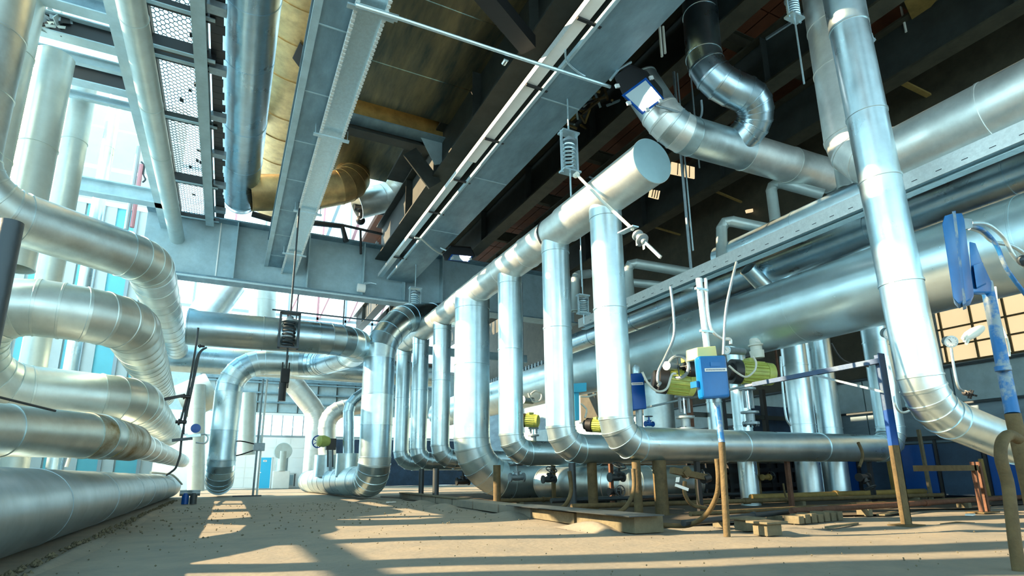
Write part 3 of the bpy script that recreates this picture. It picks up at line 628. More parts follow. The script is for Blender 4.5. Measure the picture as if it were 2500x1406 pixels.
# ================================================================== HANGERS, LIGHTS, RODS
def coil(c, r, h, n, wire, N=14):
    return [V((c.x + r * math.cos(2 * PI * k / N), c.y + r * math.sin(2 * PI * k / N), c.z - h * k / (n * N))) for k in range(n * N + 1)]
def spring_hanger(label, xy, zs, r, m='galv', ms='grey_metal', clamp=None):
    """xy: position; zs: rod top, frame top, frame bottom, rod bottom"""
    x, y = xy; zt, z1, z0, zb = zs
    t = thing('spring_hanger', label, 'hanger', (x, y, zb), 'spring hangers holding the pipes')
    G().tube((x, y, z1), (x, y, zt), r * .12, 8).build('upper_rod', m, t)
    G().tube((x, y, zb), (x, y, z0), r * .12, 8).build('lower_rod', m, t)
    h = z1 - z0
    for z in (z1, z0): G().box((x - r * 1.25, y - r * .7, z - .02), (x + r * 1.25, y + r * .7, z + .02)).build('yoke_plate', m, t)
    for s_ in (-1, 1): G().bar((x + s_ * r * 1.15, y, z0 - .05), (x + s_ * r * 1.15, y, z1 + .03), r * .2, r * .28).build('tie_rod', m, t)
    G().tube((x, y, z1 - h * .2), (x, y, z1 - h * .26), r, 18).build('spring_cap', ms, t)
    G().sweep(coil(V((x, y, z1 - h * .26)), r * .72, h * .70, 7, .1), r * .14, 6).build('coil_spring', m, t)
    G().lathe((x, y, z1 - h * .2), (0, 0, 1), [(0, r * .5), (h * .1, r * .4), (h * .14, .001)], 12).build('adjuster_nut', ms, t)
    return t
P = lambda x, y, X=6.0: at(x, y, X=X)
a, b, c, d = (at(x, y, X=6.05) for x, y in ((1385, 235), (1393, 322), (1398, 415), (1406, 475)))
spring_hanger('spring hanger right above the header end, hanging from the second girder', (a.x, a.y), (8.8, b.z, c.z, HZ + .44), .17)
a, b, c, d = (at(x, y, X=6.0) for x, y in ((1016, 640), (1016, 702), (1016, 752), (1017, 775)))
spring_hanger('small spring hanger at the far end of the header', (a.x, a.y), (8.8, b.z, c.z, HZ + .39), .19)
a, b, c, d = (at(x, y, Y=16.75) for x, y in ((712, 735), (714, 765), (711, 850), (706, 890)))
spring_hanger('large dark spring hanger in front of the hairpin pipe', (a.x, a.y), (8.75, b.z, c.z, d.z), .22, 'dark_metal', 'grey_metal')
a, b, c = (at(x, y, Y=12.5) for x, y in ((1422, 700), (1424, 722), (1424, 765)))
spring_hanger('spring hanger seen between the two nearest drops', (a.x, a.y), (a.z + 1.6, b.z, c.z, c.z - .3), .14)
a, b, c = (at(x, y, X=9.1) for x, y in ((1935, -40), (1942, -10), (1952, 45)))
spring_hanger('spring hanger at the top edge beside the pale bent pipe', (a.x - .1, a.y), (a.z + .6, b.z, c.z, at(1985, 200, X=9.1).z), .14)
c = at(694, 930, Y=23.4)
hc = thing('pipe_clamp', 'black clamp block hanging under the hairpin leg in front of the long duct', 'clamp', (c.x, c.y, c.z - .6))
G().box((c.x - .16, 23.1, c.z - .1), (c.x + .16, 23.4, c.z + .45)).build('clamp_block', 'black', hc, bevel=.03)
G().tube((c.x - .05, 23.25, c.z - .8), (c.x - .05, 23.25, c.z - .1), .14, 14).build('spring_can', 'black', hc)
G().tube((c.x + .02, 23.25, c.z + .4), (c.x + .05, 23.25, c.z + 1.0), .03, 8).build('rod', 'black', hc)
for s_ in (-.12, .12): G().bar((c.x + s_, 23.2, c.z - .3), (c.x + s_, 23.2, c.z + .7), .05, .05).build('strap', 'black', hc)
def flood(label, Y, body, glass, dep, clips, mg='reflector', arm=None):
    bb = [at(x, y, Y=Y) for x, y in body]; gg = [at(x, y, Y=Y - .012) for x, y in glass]
    c = sum(bb, V((0, 0, 0))) / len(bb); t = thing('floodlight', label, 'lamp', (c.x, c.y, c.z - .3))
    G().prism(bb, ((c - EYE).normalized() * dep + V((0, 0, dep * .2)))).build('housing', 'black', t, bevel=.02)
    G().prism([at(x, y, Y=Y - .004) for x, y in [((gx - sum(p[0] for p in glass) / 4) * 1.18 + sum(p[0] for p in glass) / 4, (gy - sum(p[1] for p in glass) / 4) * 1.18 + sum(p[1] for p in glass) / 4) for gx, gy in glass]], (0, .02, 0)).build('bezel', 'blue_dark', t)
    G().prism(gg, (0, .02, 0)).build('reflector_glass', mg, t)
    G().prism([q_ + V((0, -.006, 0)) for q_ in (gg[0].lerp(gg[1], .35), gg[1], gg[2], gg[3].lerp(gg[2], .75), (gg[0] + gg[1] + gg[2] + gg[3]) / 4)], (0, .006, 0)).build('lamp_window', 'lamp_glow', t)
    for x, y in clips:
        p = at(x, y, Y=Y - .03); G().obox(p, V((.045, 0, .02)), V((0, .02, 0)), V((-.015, 0, .035))).build('clip', 'galv_white', t)
    if arm: G().sweep([at(x, y, Y=Y + .1) for x, y in arm], .03, 8).build('mounting_arm', 'galv', t)
    return t
flood('big black floodlight with a bright square reflector under the second girder', 7.9, [(1500, 190), (1536, 160), (1580, 178), (1618, 222), (1620, 242), (1572, 278), (1526, 244)], [(1576, 196), (1614, 240), (1570, 272), (1527, 232)], .3, [(1507, 210), (1535, 252), (1590, 190), (1612, 246), (1580, 268)], arm=[(1540, 152), (1510, 170), (1490, 195)])
flood('small flat floodlight on the far part of the second girder', 17.6, [(1080, 622), (1100, 602), (1150, 606), (1160, 626), (1140, 640), (1086, 636)], [(1106, 622), (1150, 626), (1142, 638), (1098, 634)], .3, [(1104, 630), (1148, 632)], mg='galv', arm=[(1090, 612), (1075, 605)])
bl = thing('bulkhead_lamp', 'small white bulkhead lamp on the back girder', 'lamp', at(888, 702, Y=22.2))
p = at(882, 703, Y=22.4); G().tube(p + V((-.15, 0, 0)), p + V((.15, 0, 0)), .17, 16).build('globe', 'white', bl)
G().sweep([at(x, y, Y=22.4) for x, y in ((886, 700), (892, 692), (905, 690), (918, 693))], .06, 8).build('bracket_arm', 'galv', bl)
def rod(name, label, pts, r, m, cat, N=8, **k): return G().sweep(pts, r, N).build(name, m, None, label, cat, **k)
def sm(pts, n=6):                            # smooth curve through points
    pts = [V(p) for p in pts]; out = []; q = [pts[0]] + pts + [pts[-1]]
    for i in range(1, len(q) - 2):
        for k in range(n):
            t = k / n; a, b, c, d = q[i - 1], q[i], q[i + 1], q[i + 2]
            out.append(.5 * ((2 * b) + (c - a) * t + (2 * a - 5 * b + 4 * c - d) * t * t + (3 * b - a - 3 * c + d) * t ** 3))
    return out + [pts[-1]]
zc = 8.50
rod('conduit', 'long straight pale conduit slanting across between the two main girders', [at(868, 12, Z=zc), at(972, 44, Z=zc), at(1240, 132, Z=zc), at(1490, 212, Z=zc)], .035, 'galv', 'conduit')
G().bar(at(868, 14, Z=zc + .03), at(972, 46, Z=zc + .03), .14, .04).build('strap_bar', 'galv', None, 'short slotted strap bar carrying the conduit at the near end of the perforated tray', 'bar')
for k in range(5):
    a = at(895 + k * 18, 27 + k * 5, Z=zc); 
p = at(1236, 140, Z=zc); cl = thing('conduit_clip', 'small clip with shiny end on the slanting conduit', 'clip', p)
G().tube(p + V((0, 0, -.05)), p + V((.0, .12, -.05)), .05, 10).build('clip_body', 'mirror', cl)
rod('cable', 'thin looped cable on the second girder above the conduit', sm([at(x, y, Z=8.75) for x, y in ((1380, 122), (1384, 150), (1410, 175), (1428, 186))]), .02, 'galv', 'cable')
rod('cable', 'white cable sagging to the small far floodlight', sm([at(x, y, Z=8.7) for x, y in ((1012, 580), (1030, 585), (1060, 610), (1085, 622), (1098, 612))]), .03, 'cable_pale', 'cable')
rod('lamp_rod', 'slim rod running right from the big floodlight and hooking upward', sm([at(x, y, Y=7.9) for x, y in ((1600, 258), (1650, 272), (1695, 290), (1710, 286), (1714, 268), (1712, 245))], 4), .025, 'grey_metal', 'rod')
# oblique rod with small valve in front of the header
vr = thing('valve_rod', 'pale oblique rod crossing the header with a small valve and lever at its lower end', 'rod', at(1560, 600, X=5.3))
q = [at(x, y, X=5.45) for x, y in ((1408, 426), (1470, 490), (1545, 560))]
G().sweep(q, .028, 8).build('rod', 'cable_pale', vr); G().tube(q[0] - V((0, .03, 0)), q[0] + V((0, .06, 0)), .05, 10).build('knob', 'cable_pale', vr)
G().bar(at(1515, 570, X=5.45), at(1552, 552, X=5.45), .12, .02).build('bracket_plate', 'galv', vr)
c = at(1566, 583, X=5.45); ax = (at(1612, 628, X=5.45) - c).normalized()
G().lathe(c - ax * .16, ax, [(0, .04), (.02, .09), (.06, .09), (.07, .055), (.16, .07), (.17, .10), (.2, .10), (.21, .05), (.28, .05)], 14).build('valve_body', 'grey_metal', vr)
G().box(c + V((-.04, .02, -.09)), c + V((.04, .09, .0))).build('valve_neck', 'grey_metal', vr)
G().box(at(1566, 607, X=5.4) + V((0, -.03, -.03)), at(1575, 596, X=5.4) + V((.01, .02, .01))).build('tag', 'white', vr)
G().bar(c + ax * .1, at(1613, 628, X=5.45), .03, .045).build('lever', 'galv', vr)
rod('brace_rod', 'short rod fixed to the header behind the oblique rod', [at(1440, 432, X=6.2), at(1470, 445, X=6.2)], .02, 'dark_metal', 'rod')
for lb, a, b, r in (('long hanging rod right of the header cap, thicker of two', (1655, 345), (1690, 690), .035), ('long hanging rod right of the header cap, thinner of two', (1672, 350), (1692, 612), .02), ('short pale rod hanging near the lit panel', (1706, 360), (1708, 410), .02), ('thin drop rod behind the second drop', (1418, 610), (1420, 700), .02), ('thin rod between the slim left drops and the spring', (1240, 710), (1248, 900), .03), ('rod behind the gap of the large drop', (1272, 690), (1275, 900), .05), ('bright rod with lug at the top right of the tall pipe', (2108, 0), (2128, 95), .022)):
    Y = 9.2 if a[0] > 1600 else 14; Y = 4.6 if a[0] > 2000 else Y
    p0, p1 = at(*a, Y=Y), at(*b, Y=Y); rod('hanger_rod', lb, [p1, V((p1.x, p1.y, max(p0.z, 10.6 if a[0] > 1600 and a[0] < 2000 else p0.z)))], r, 'grey_metal' if r > .02 else 'galv', 'rod')
p = at(2132, 100, Y=4.55); lg = thing('lug', 'small galvanised lug on the side of the tall pipe near the top', 'lug', p)
G().bar(p + V((-.06, 0, -.05)), p + V((.03, 0, .04)), .05, .05).build('lug_plate', 'galv', lg); G().tube(p + V((-.03, 0, .02)), p + V((-.04, 0, .12)), .03, 8).build('lug_nut', 'galv', lg)
# panels between the roof girders, glowing material in place of sunlight
for lb, q in (('small cream panel with bars, glowing as if sunlit, beyond the header cap', [(1640, 395), (1696, 408), (1696, 436), (1638, 424)]), ('bright dim slot below the glowing panel', [(1588, 462), (1612, 466), (1608, 486), (1584, 480)])):
    pp = [at(x, y, Y=11) for x, y in q]; o = thing('roof_panel', lb, 'panel', pp[3]); G().prism(pp, (0, .03, 0)).build('glow_sheet', 'daylit_pane', o)
    for t in (.25, .5, .75): G().bar(pp[0].lerp(pp[1], t) - V((0, .02, 0)), pp[3].lerp(pp[2], t) - V((0, .02, 0)), .02, .02).build('panel_bar', 'olive_dark', o)
p = at(1830, 515, X=WX - .2); sl_ = thing('strip_lamp', 'small glowing strip lamp under the right roof', 'lamp', p); G().bar(p + V((-.18, 0, -.06)), p + V((.18, 0, .06)), .08, .12).build('tube_cover', 'daylit_pane', sl_)
for k, (x, y) in enumerate(((2135, 135), (2180, 128))):
    pass
for lb, a_, b_, Z_, w_, m_ in (('tan angle brace under the brown soffit right of the tall pipe', (2200, 200), (2312, 255), 11.2, .14, 'olive'), ('thin tan angle brace above the small lagged pipe', (1735, 462), (1862, 515), 11.0, .08, 'olive'), ('thin tan brace low behind the hanging rods', (1590, 552), (1690, 582), 11.0, .07, 'olive'), ('pale line of pipe under the roof beside the swan neck', (1985, 20), (1870, 95), 11.0, .05, 'galv')):
    G().bar(at(*a_, Z=Z_), at(*b_, Z=Z_), w_, .06).build('roof_brace', m_, None, lb, 'brace')
for lb, a_, b_ in (('left one of two pale short rods above the floodlight', (1600, 70), (1616, 138)), ('right one of two pale short rods above the floodlight', (1610, 62), (1624, 130)), ('pale short rod at the top right between roof girders', (2193, 12), (2212, 78))):
    Yr = 8.2 if a_[0] < 2000 else 6.5; p0, p1 = at(*a_, Y=Yr), at(*b_, Y=Yr); G().tube(p1, (p1.x, p1.y, max(p0.z, 10.65)), .03, 8).build('short_rod', 'cable_pale', None, lb, 'rod')
o = thing('tan_duct', 'sunlit tan duct bottom at the top edge, right of the tall pipe', 'duct', at(2230, 10, Z=12)); G().prism([at(x, y, Z=12) for x, y in ((2188, -40), (2320, -40), (2262, 30), (2228, 52))], (0, 0, .3)).build('duct_sheet', 'olive', o)
# bright scraps of structure seen through gaps between girders
gx = thing('roof_clutter', 'tangle of small struts and bright gaps between the second and the dark roof girder', 'roof clutter', at(1440, 300, Z=11.5))
for k in range(26):
    x = random.uniform(1390, 1520); y = 470 - (x - 1180) * .78 + random.uniform(-25, 25); a = at(x, y, Z=11.3); b = a + V((random.uniform(-.6, .6), random.uniform(-.8, .8), random.uniform(-.1, .6)))
    G().bar(a, b, .06, .05).build('strut', random.choice(['olive', 'girder_pale', 'black', 'rust']), gx)
# ================================================================== VALVE GEAR UNDER THE VESSEL
def rbox(name, label, cat, corners, Y, depth, m, bev, dvec=None):
    pp = [at(x, y, Y=Y) for x, y in corners]; lo = min(pp, key=lambda p: p.z); t = thing(name, label, cat, lo)
    G().prism(pp, dvec or (0, depth, 0)).build('enclosure', m, t, bevel=bev)
    return t, pp
def strip(t, pts, Y, m='white', name='label_strip', ink=True):
    q = [at(x, y, Y=Y) for x, y in pts]; G().prism(q, (0, .01, 0)).build(name, m, t)
    if ink:
        for k in range(14):
            a = q[0].lerp(q[1], .06 + k * .064); b = q[3].lerp(q[2], .06 + k * .064); e = (b - a)
            G().bar(a + e * .3 - V((0, .002, 0)), a + e * .7 - V((0, .002, 0)), .012, .003, (0, 1, 0)).build('letter_mark', 'ink', t)
YB = 4.84
b1, pp = rbox('control_box', 'bright blue rounded control box on a post, centre of the valve gear', 'control box', [(1706, 868), (1774, 866), (1785, 970), (1717, 973)], YB, .2, 'blue', .045, (.035, .13, 0))
strip(b1, [(1721, 899), (1774, 898), (1775, 906), (1722, 907)], YB - .012)
G().prism([at(x, y, Y=YB - .006) for x, y in ((1734, 884), (1758, 884), (1759, 894), (1735, 894))], (0, .006, 0)).build('embossed_plate', 'blue', b1)
G().prism([at(x, y, Y=YB + .05) for x, y in ((1700, 930), (1706, 930), (1707, 945), (1701, 945))], (0, .1, 0)).build('hinge', 'blue', b1)
t, _ = rbox('junction_box', 'yellow-green junction box directly behind the top of the central blue box', 'junction box', [(1702, 848), (1748, 844), (1752, 870), (1703, 876)], YB + .25, .2, 'cream', .015)
ps = thing('box_post', 'round post under the central blue box, blue at the top and rusty below', 'post', at(1775, 1310, Z=0))
a = at(1748, 972, Y=YB + .08); mid = at(1762, 1080, Y=YB + .02); b = at(1775, 1310, Z=0)
G().tube(mid, a, .036, 18).build('upper_tube', 'blue_worn', ps); G().tube(b, mid, .038, 18).build('lower_tube', 'rust', ps); G().tube(a - V((0, 0, .05)), a + V((0, 0, .02)), .045, 16).build('collar', 'grey_metal', ps)
b2, _ = rbox('control_box', 'dark blue control box half hidden behind the nearest drop', 'control box', [(1540, 912), (1572, 910), (1580, 998), (1546, 1001)], 8.7, .2, 'blue_dark', .03)
strip(b2, [(1542, 934), (1570, 933), (1571, 939), (1543, 940)], 8.69)
p = at(1553, 900, Y=8.9); G().lathe(p - V((0, 0, .1)), (0, 0, 1), [(0, .07), (.12, .07), (.18, .03)], 14).build('gland', 'galv', b2)
G().tube(at(1560, 1000, Y=8.8), at(1562, 1050, Y=8.8), .07, 14).build('pedestal', 'grey_metal', b2)
b3, _ = rbox('control_box', 'narrow light blue control box with a square head, between the two nearest drops', 'control box', [(1402, 938), (1414, 938), (1415, 1026), (1404, 1026)], 10.6, .2, 'cyan_box', .02)
G().prism([at(x, y, Y=10.5) for x, y in ((1402, 936), (1432, 934), (1432, 955), (1414, 957), (1402, 957))], (0, .2, 0)).build('square_head', 'cyan_box', b3)
def motor(label, Y, c0, c1, r, flip=1, wheel=None, scale=1.0, foot=None, gear=True):
    """c0 gearbox end, c1 fan end (photo points in the plane Y)"""
    a, b = at(*c0, Y=Y), at(*c1, Y=Y - .25); ax = (b - a).normalized(); L = (b - a).length
    t = thing('valve_motor', label, 'motor', at(*foot[-1], Y=Y) if foot else a - V((0, 0, r * 2)), 'yellow motor actuators of the valves')
    if gear:
        G().lathe(a - ax * .30 * scale, ax, [(0, r * .5), (.02, r * .75), (.10 * scale, r * .8), (.11 * scale, r * 1.1), (.28 * scale, r * 1.12), (.3 * scale, r * .9)], 22).build('gearbox', 'black', t)
    G().lathe(a, ax, [(0, r * .95), (L * .72, r * .95), (L * .73, r * 1.02), (L * .93, r * 1.0), (L * .985, r * .75), (L, r * .5)], 28).build('motor_casing', 'yellow', t)
    u, w = frame(ax)
    for k in range(20):
        an = 2 * PI * k / 20; d = u * math.cos(an) + w * math.sin(an); s_ = ax.cross(d)
        G().obox(a + ax * L * .37 + d * (r * .99), ax * (L * .34), s_ * .006, d * r * .09).build('cooling_fin', 'yellow', t)
    G().box(a + ax * L * .3 + V((-.06, -.08, r * .85)), a + ax * L * .3 + V((.08, .08, r * 1.3))).build('terminal_box', 'yellow', t, bevel=.01)
    if foot:
        (hx, hy), (bx, by) = foot; h = at(hx, hy, Y=Y); f = at(bx, by, Y=Y)
        for s_ in (-1, 1): G().bar(V((f.x + s_ * .11 * scale, Y, f.z + .22 * scale)), V((f.x + s_ * .11 * scale, Y, h.z)), .035, .05, (0, 1, 0)).build('yoke_arm', 'grey_metal', t)
        G().tube((f.x, Y, f.z + .2 * scale), (f.x, Y, h.z), .018, 10).build('spindle', 'mirror', t)
        G().lathe((f.x, Y, f.z + .1 * scale), (0, 0, 1), [(0, .05), (.04, .09 * scale), (.07, .05)], 12).build('gland_nut', 'dark_metal', t)
        G().lathe((f.x, Y, f.z - .12), (0, 0, 1), [(0, .17 * scale), (.05, .17 * scale), (.06, .09 * scale), (.22, .09 * scale), (.23, .18 * scale), (.27, .18 * scale)], 18).build('valve_bonnet', 'grey_metal', t)
        G().lathe((f.x, Y, h.z - .02), (0, 0, 1), [(0, .17 * scale), (.04, .17 * scale), (.05, .1 * scale), (.2, .12 * scale)], 18).build('head_flange', 'grey_metal', t)
        for k in range(8): G().lathe((f.x + .14 * scale * math.cos(k * PI / 4), Y + .14 * scale * math.sin(k * PI / 4), f.z - .16), (0, 0, 1), [(0, .018), (.1, .018), (.11, .001)], 6).build('bolt', 'dark_metal', t)
    if wheel:
        c, rr, axw = at(*wheel[0], Y=Y - .3), wheel[1], V(wheel[2]).normalized(); u, w = frame(axw)
        wh = G().sweep([c + (u * math.cos(2 * PI * k / 24) + w * math.sin(2 * PI * k / 24)) * rr for k in range(24)], rr * .16, 8, True).build('handwheel', 'grey_metal', t)
        for k in range(4): d = u * math.cos(PI / 2 * k) + w * math.sin(PI / 2 * k); G().tube(c, c + d * rr, rr * .06, 6).build('spoke', 'dark_metal', wh)
        G().tube(c - axw * .02, c + axw * .22, rr * .13, 10).build('wheel_shaft', 'dark_metal', wh)
    return t
motor('yellow-green ribbed motor to the right of the central blue box', 8.3, (1806, 908), (1888, 914), .235, foot=((1830, 950), (1832, 1022)))
motor('yellow-green ribbed motor to the left of the central blue box, with a handwheel above', 8.3, (1630, 930), (1698, 938), .235, wheel=((1656, 896), .21, (.95, .35, .05)), foot=((1672, 968), (1674, 1035)))
motor('small yellow motor between the second and third drops', 13.2, (1284, 1026), (1316, 1028), .16, foot=((1300, 1045), (1303, 1075)), scale=.8)
motor('small yellow motor just right of the second drop', 11.2, (1448, 1038), (1478, 1040), .15, scale=.8)
def dial(label, pc, Y, r, tail, m='white'):
    a = at(*pc, Y=Y); b = at(*tail, Y=Y + .1); ax = (a - b).normalized(); t = thing('pressure_gauge', label, 'gauge', a - V((0, 0, r)), 'round pressure gauges')
    G().lathe(b, ax, [(0, r * .8), ((a - b).length * .8, r * .85), ((a - b).length, r)], 24).build('gauge_case', 'grey_metal', t)
    n = (V((0, -1, .0)) + ax * .6).normalized(); u, w = frame(n)
    G().lathe(a, ax, [(0, r * .98), (.012, r * .98), (.013, r * .86), (.006, .001)], 28).build('dial_rim', 'galv', t)
    d = G().lathe(a, ax, [(.004, r * .84), (.012, r * .84), (.0125, .001)], 24).build('dial_face', 'white', t)
    u, w = frame(ax); c = a + ax * .014
    G().bar(c - u * r * .1, c + (u * .7 + w * .5).normalized() * r * .62, r * .07, .004, ax).build('needle', 'black', d)
    for k in range(9): an = PI * .75 + k * PI * .1875 * 1.0; q = u * math.cos(an) + w * math.sin(an); G().bar(c + q * r * .62, c + q * r * .76, r * .04, .003, ax).build('tick', 'ink', d)
    return t
dial('small gauge left of the yellow junction box', (1775, 855), 8.0, .09, (1815, 858)); dial('small gauge above the left yellow motor', (1628, 893), 8.0, .085, (1655, 896))
dial('gauge peeping out left of the tall standing pipe', (2171, 814), 5.6, .11, (2160, 812)); dial('gauge right of the tall standing pipe', (2322, 834), 4.6, .095, (2312, 832))
dial('small dial behind the third drop', (1276, 976), 13, .11, (1300, 978))
ca = thing('grey_actuator', 'light grey cylindrical actuator with a cap above the right yellow motor', 'actuator', at(1848, 868, Y=8.6))
a, b = at(1850, 874, Y=8.3), at(1840, 812, Y=8.3)
G().lathe(a, (b - a), [(0, .14), (.16, .15), (.17, .12), (.26, .12), (.27, .155), (.30, .155), (.31, .12), (.42, .115), (.44, .08)], 24).build('cylinder', 'cable_pale', ca)
G().tube(at(1815, 835, Y=8.6), at(1826, 820, Y=8.6), .03, 8).build('inlet_tube', 'galv', ca)
p = at(1850, 832, Y=8.12); G().box(p + V((-.06, 0, -.02)), p + V((.06, .01, .02))).build('label_plate', 'white', ca)
gb = thing('gear_head', 'black gear head with yellow lugs between handwheel and blue box', 'gear head', at(1690, 935, Y=8.2))
p = at(1688, 905, Y=8.0); G().lathe(p, (1, -.2, 0), [(-.15, .1), (-.12, .17), (.1, .19), (.16, .12)], 20).build('head_casing', 'black', gb)
p = at(1676, 878, Y=8.0); G().box(p + V((-.05, 0, -.05)), p + V((.07, .1, .06))).build('yellow_lug', 'yellow', gb, bevel=.01); p = at(1690, 862, Y=8.0); G().tube(p - V((0, 0, .05)), p + V((0, 0, .06)), .07, 12).build('sight_cap', 'glass', gb)
# conduits above the blue box
cp = thing('conduit_riser', 'thick white conduit coming down from the tray to the yellow junction box', 'conduit', at(1726, 845, Y=5.6))
G().tube(at(1726, 848, Y=5.6), at(1706, 680, Y=5.6), .045, 14).build('tube', 'galv_white', cp); 
for y in (705, 808): p = at(1708 + (y - 690) * .12, y, Y=5.56); G().box(p + V((-.08, -.01, -.015)), p + V((.14, .03, .015))).build('saddle_clip', 'galv', cp)
rod('conduit_riser', 'thinner pale conduit beside it, curving right to the gauge', sm([at(x, y, Y=5.7) for x, y in ((1723, 680), (1728, 760), (1738, 805), (1762, 826), (1782, 828), (1784, 840))]), .022, 'galv_white', 'conduit', 10)
rod('cable', 'blue-grey cable curving down from the tray left of the conduits', sm([at(x, y, Y=7) for x, y in ((1637, 700), (1644, 760), (1645, 820), (1625, 870), (1608, 905), (1606, 930), (1612, 935), (1606, 942))]), .024, 'grey_metal', 'cable')
rod('cable', 'blue-grey cable dropping from the tray to the central blue box', sm([at(x, y, Y=5.0) for x, y in ((1798, 640), (1788, 680), (1772, 760), (1766, 866))]), .018, 'grey_metal', 'cable')
for lb, q, Y, r in (('white flexible hose looping from the blue box to the right motor', ((1780, 893), (1800, 910), (1822, 920), (1842, 905), (1846, 885), (1838, 870)), 7.6, .02), ('white flexible hose from the half hidden blue box to the left motor', ((1568, 908), (1582, 935), (1605, 955), (1628, 948), (1640, 915), (1650, 912)), 7.6, .02), ('pale cable loop by the third drop', ((1290, 960), (1300, 980), (1318, 978), (1322, 962), (1308, 955), (1296, 962)), 13, .025), ('pale cable right of the narrow light blue box', ((1418, 968), (1436, 968), (1455, 962)), 10, .02), ('dark cable loop right of the narrow light blue box', ((1418, 985), (1432, 1000), (1428, 1020)), 10, .02)):
    rod('flexible_hose', lb, sm([at(x, y, Y=Y) for x, y in q]), r, 'cable_pale', 'hose')
# ================================================================== RIGHT FOREGROUND
bb = thing('blue_switch_box', 'blue cast box seen edge-on at the right, on its worn blue post', 'switch box', at(2330, 740, Y=2.55))
YR = 2.45; DV = (at(2335, 630, Y=2.5) - EYE).normalized() * .24 + V((-.012, 0, 0)); DV.z = 0
def slab(pts, Y, dv, m, name, bev=.012): return G().prism([at(x, y, Y=Y) for x, y in pts], dv).build(name, m, bb, bevel=bev)
slab([(2300, 545), (2306, 525), (2326, 519), (2352, 735), (2340, 742), (2327, 728)], YR, DV, 'blue', 'front_cover', .02)
slab([(2331, 520), (2348, 519), (2354, 535), (2377, 712), (2368, 732), (2355, 738)], YR + .03, DV * .9, 'blue', 'body_half', .012)
slab([(2324, 516), (2333, 514), (2359, 740), (2350, 744)], YR + .01, DV * 1.02, 'blue_worn', 'flange_rib', .004)
slab([(2366, 588), (2381, 592), (2398, 640), (2421, 690), (2420, 714), (2374, 714)], YR + .07, DV * .5, 'blue', 'mounting_lug', .015)
slab([(2376, 646), (2400, 640), (2408, 690), (2384, 702)], YR + .04, DV * .3, 'blue', 'raised_pad', .006)
slab([(2354, 532), (2374, 534), (2376, 556), (2358, 560)], YR + .08, (.0, .06, 0), 'grey_metal', 'cable_gland', .006)
bp = thing('blue_post', 'worn blue post at right edge, rusty olive toward the ground', 'post', at(2520, 1400, Y=2.35))
a = at(2408, 690, Y=YR + .12); m_ = at(2472, 1010, Y=YR + .02); b = V((m_.x, m_.y, 0)) + V((.02, 0, -.01))
G().tube(m_, a, .054, 24, r2=.05).build('upper_tube', 'blue_worn', bp); G().tube(b, m_, .058, 24).build('lower_tube', 'rust', bp)
G().tube(m_ + V((0, 0, .38)), m_ + V((0, 0, .42)), .06, 24).build('collar', 'blue_worn', bp)
hs = thing('hose', 'thick dark hose hooked over the pipe elbow beside the blue post', 'hose', at(2460, 1400, Y=2.3))
G().sweep(sm([at(x + 8, y, Y=2.28) for x, y in ((2478, 1072), (2455, 1062), (2438, 1080), (2436, 1120), (2452, 1180), (2462, 1260), (2472, 1340), (2490, 1460))]), .042, 14).build('hose_tube', 'rust', hs)
for k, (lb, q) in enumerate((('upper one of three pale conduits arching from the blue switch box', ((2370, 545), (2410, 548), (2450, 580), (2475, 625), (2510, 660))), ('middle one of three conduits arching from the blue switch box', ((2368, 552), (2400, 562), (2432, 598), (2460, 660), (2520, 740))), ('lowest one of three conduits arching from the blue switch box', ((2366, 556), (2395, 566), (2425, 590), (2470, 600), (2510, 625))))):
    rod('curved_conduit', lb, sm([at(x, y, Y=2.6 + k * .03) for x, y in q]), .02, 'blue_worn' if k == 1 else 'galv', 'conduit', 12)
p = at(2498, 635, Y=2.55); G().lathe(p, (1, .1, .1), [(-.04, .02), (-.02, .05), (.05, .06), (.1, .06)], 18).build('coupling', 'dark_metal', None, 'dark coupling at the right edge where the conduits meet', 'coupling')
rod('thin_pipe', 'thin pipe running down behind the blue post with a ring eye', sm([at(x, y, Y=3.2) for x, y in ((2430, 700), (2440, 780), (2452, 810), (2462, 840), (2465, 870))]), .012, 'cable_pale', 'pipe')
gl_ = thing('work_glove', 'pale work glove wedged behind the blue post', 'glove', at(2360, 835, Y=3.3))
a, b = at(2398, 800, Y=3.3), at(2350, 828, Y=3.3)
G().loft([(a.lerp(b, t), (b - a), r) for t, r in ((0, .03), (.1, .045), (.4, .06), (.7, .055), (.85, .04), (.95, .02))], 12).build('palm', 'cable_pale', gl_)
for k in range(3): s_ = b + V((.02 * k, 0, .02 * k)); G().tube(a.lerp(b, .7) + V((.02 * k, -.02, .03)), a.lerp(b, 1.05) + V((.03 * k, -.01, .015 - .03 * k)), .016, 8).build('finger', 'cable_pale', gl_)
# angle iron frame
af = thing('angle_frame', 'angle iron upright at right with handrail, blue-grey above and rusty below', 'frame', at(2215, 1283, Z=0))
ft = at(2222, 1283, Z=0); tp = at(2150, 862, Y=ft.y)
ft = V((tp.x * .5 + ft.x * .5, ft.y, 0)); tp = V((ft.x, ft.y, tp.z)); md = ft.lerp(tp, .45)
for a, b, mm in ((ft, md, 'rust'), (md, ft.lerp(tp, .66), 'blue_dark'), (ft.lerp(tp, .66), tp, 'frame_blue')):
    G().box(a + V((-.07, 0, 0)), V((b.x + .07, b.y + .012, b.z))).build('front_leg', mm, af); G().box(a + V((.058, 0, 0)), V((b.x + .07, b.y + .14, b.z))).build('side_leg', mm, af)
G().box((ft.x - .14, ft.y - .1, -.005), (ft.x + .18, ft.y + .2, .012)).build('base_plate', 'rust', af)
e1 = V((tp.x, tp.y + 2.2, tp.z - .02)); e2 = V((tp.x, tp.y + 6.5, tp.z - .25))
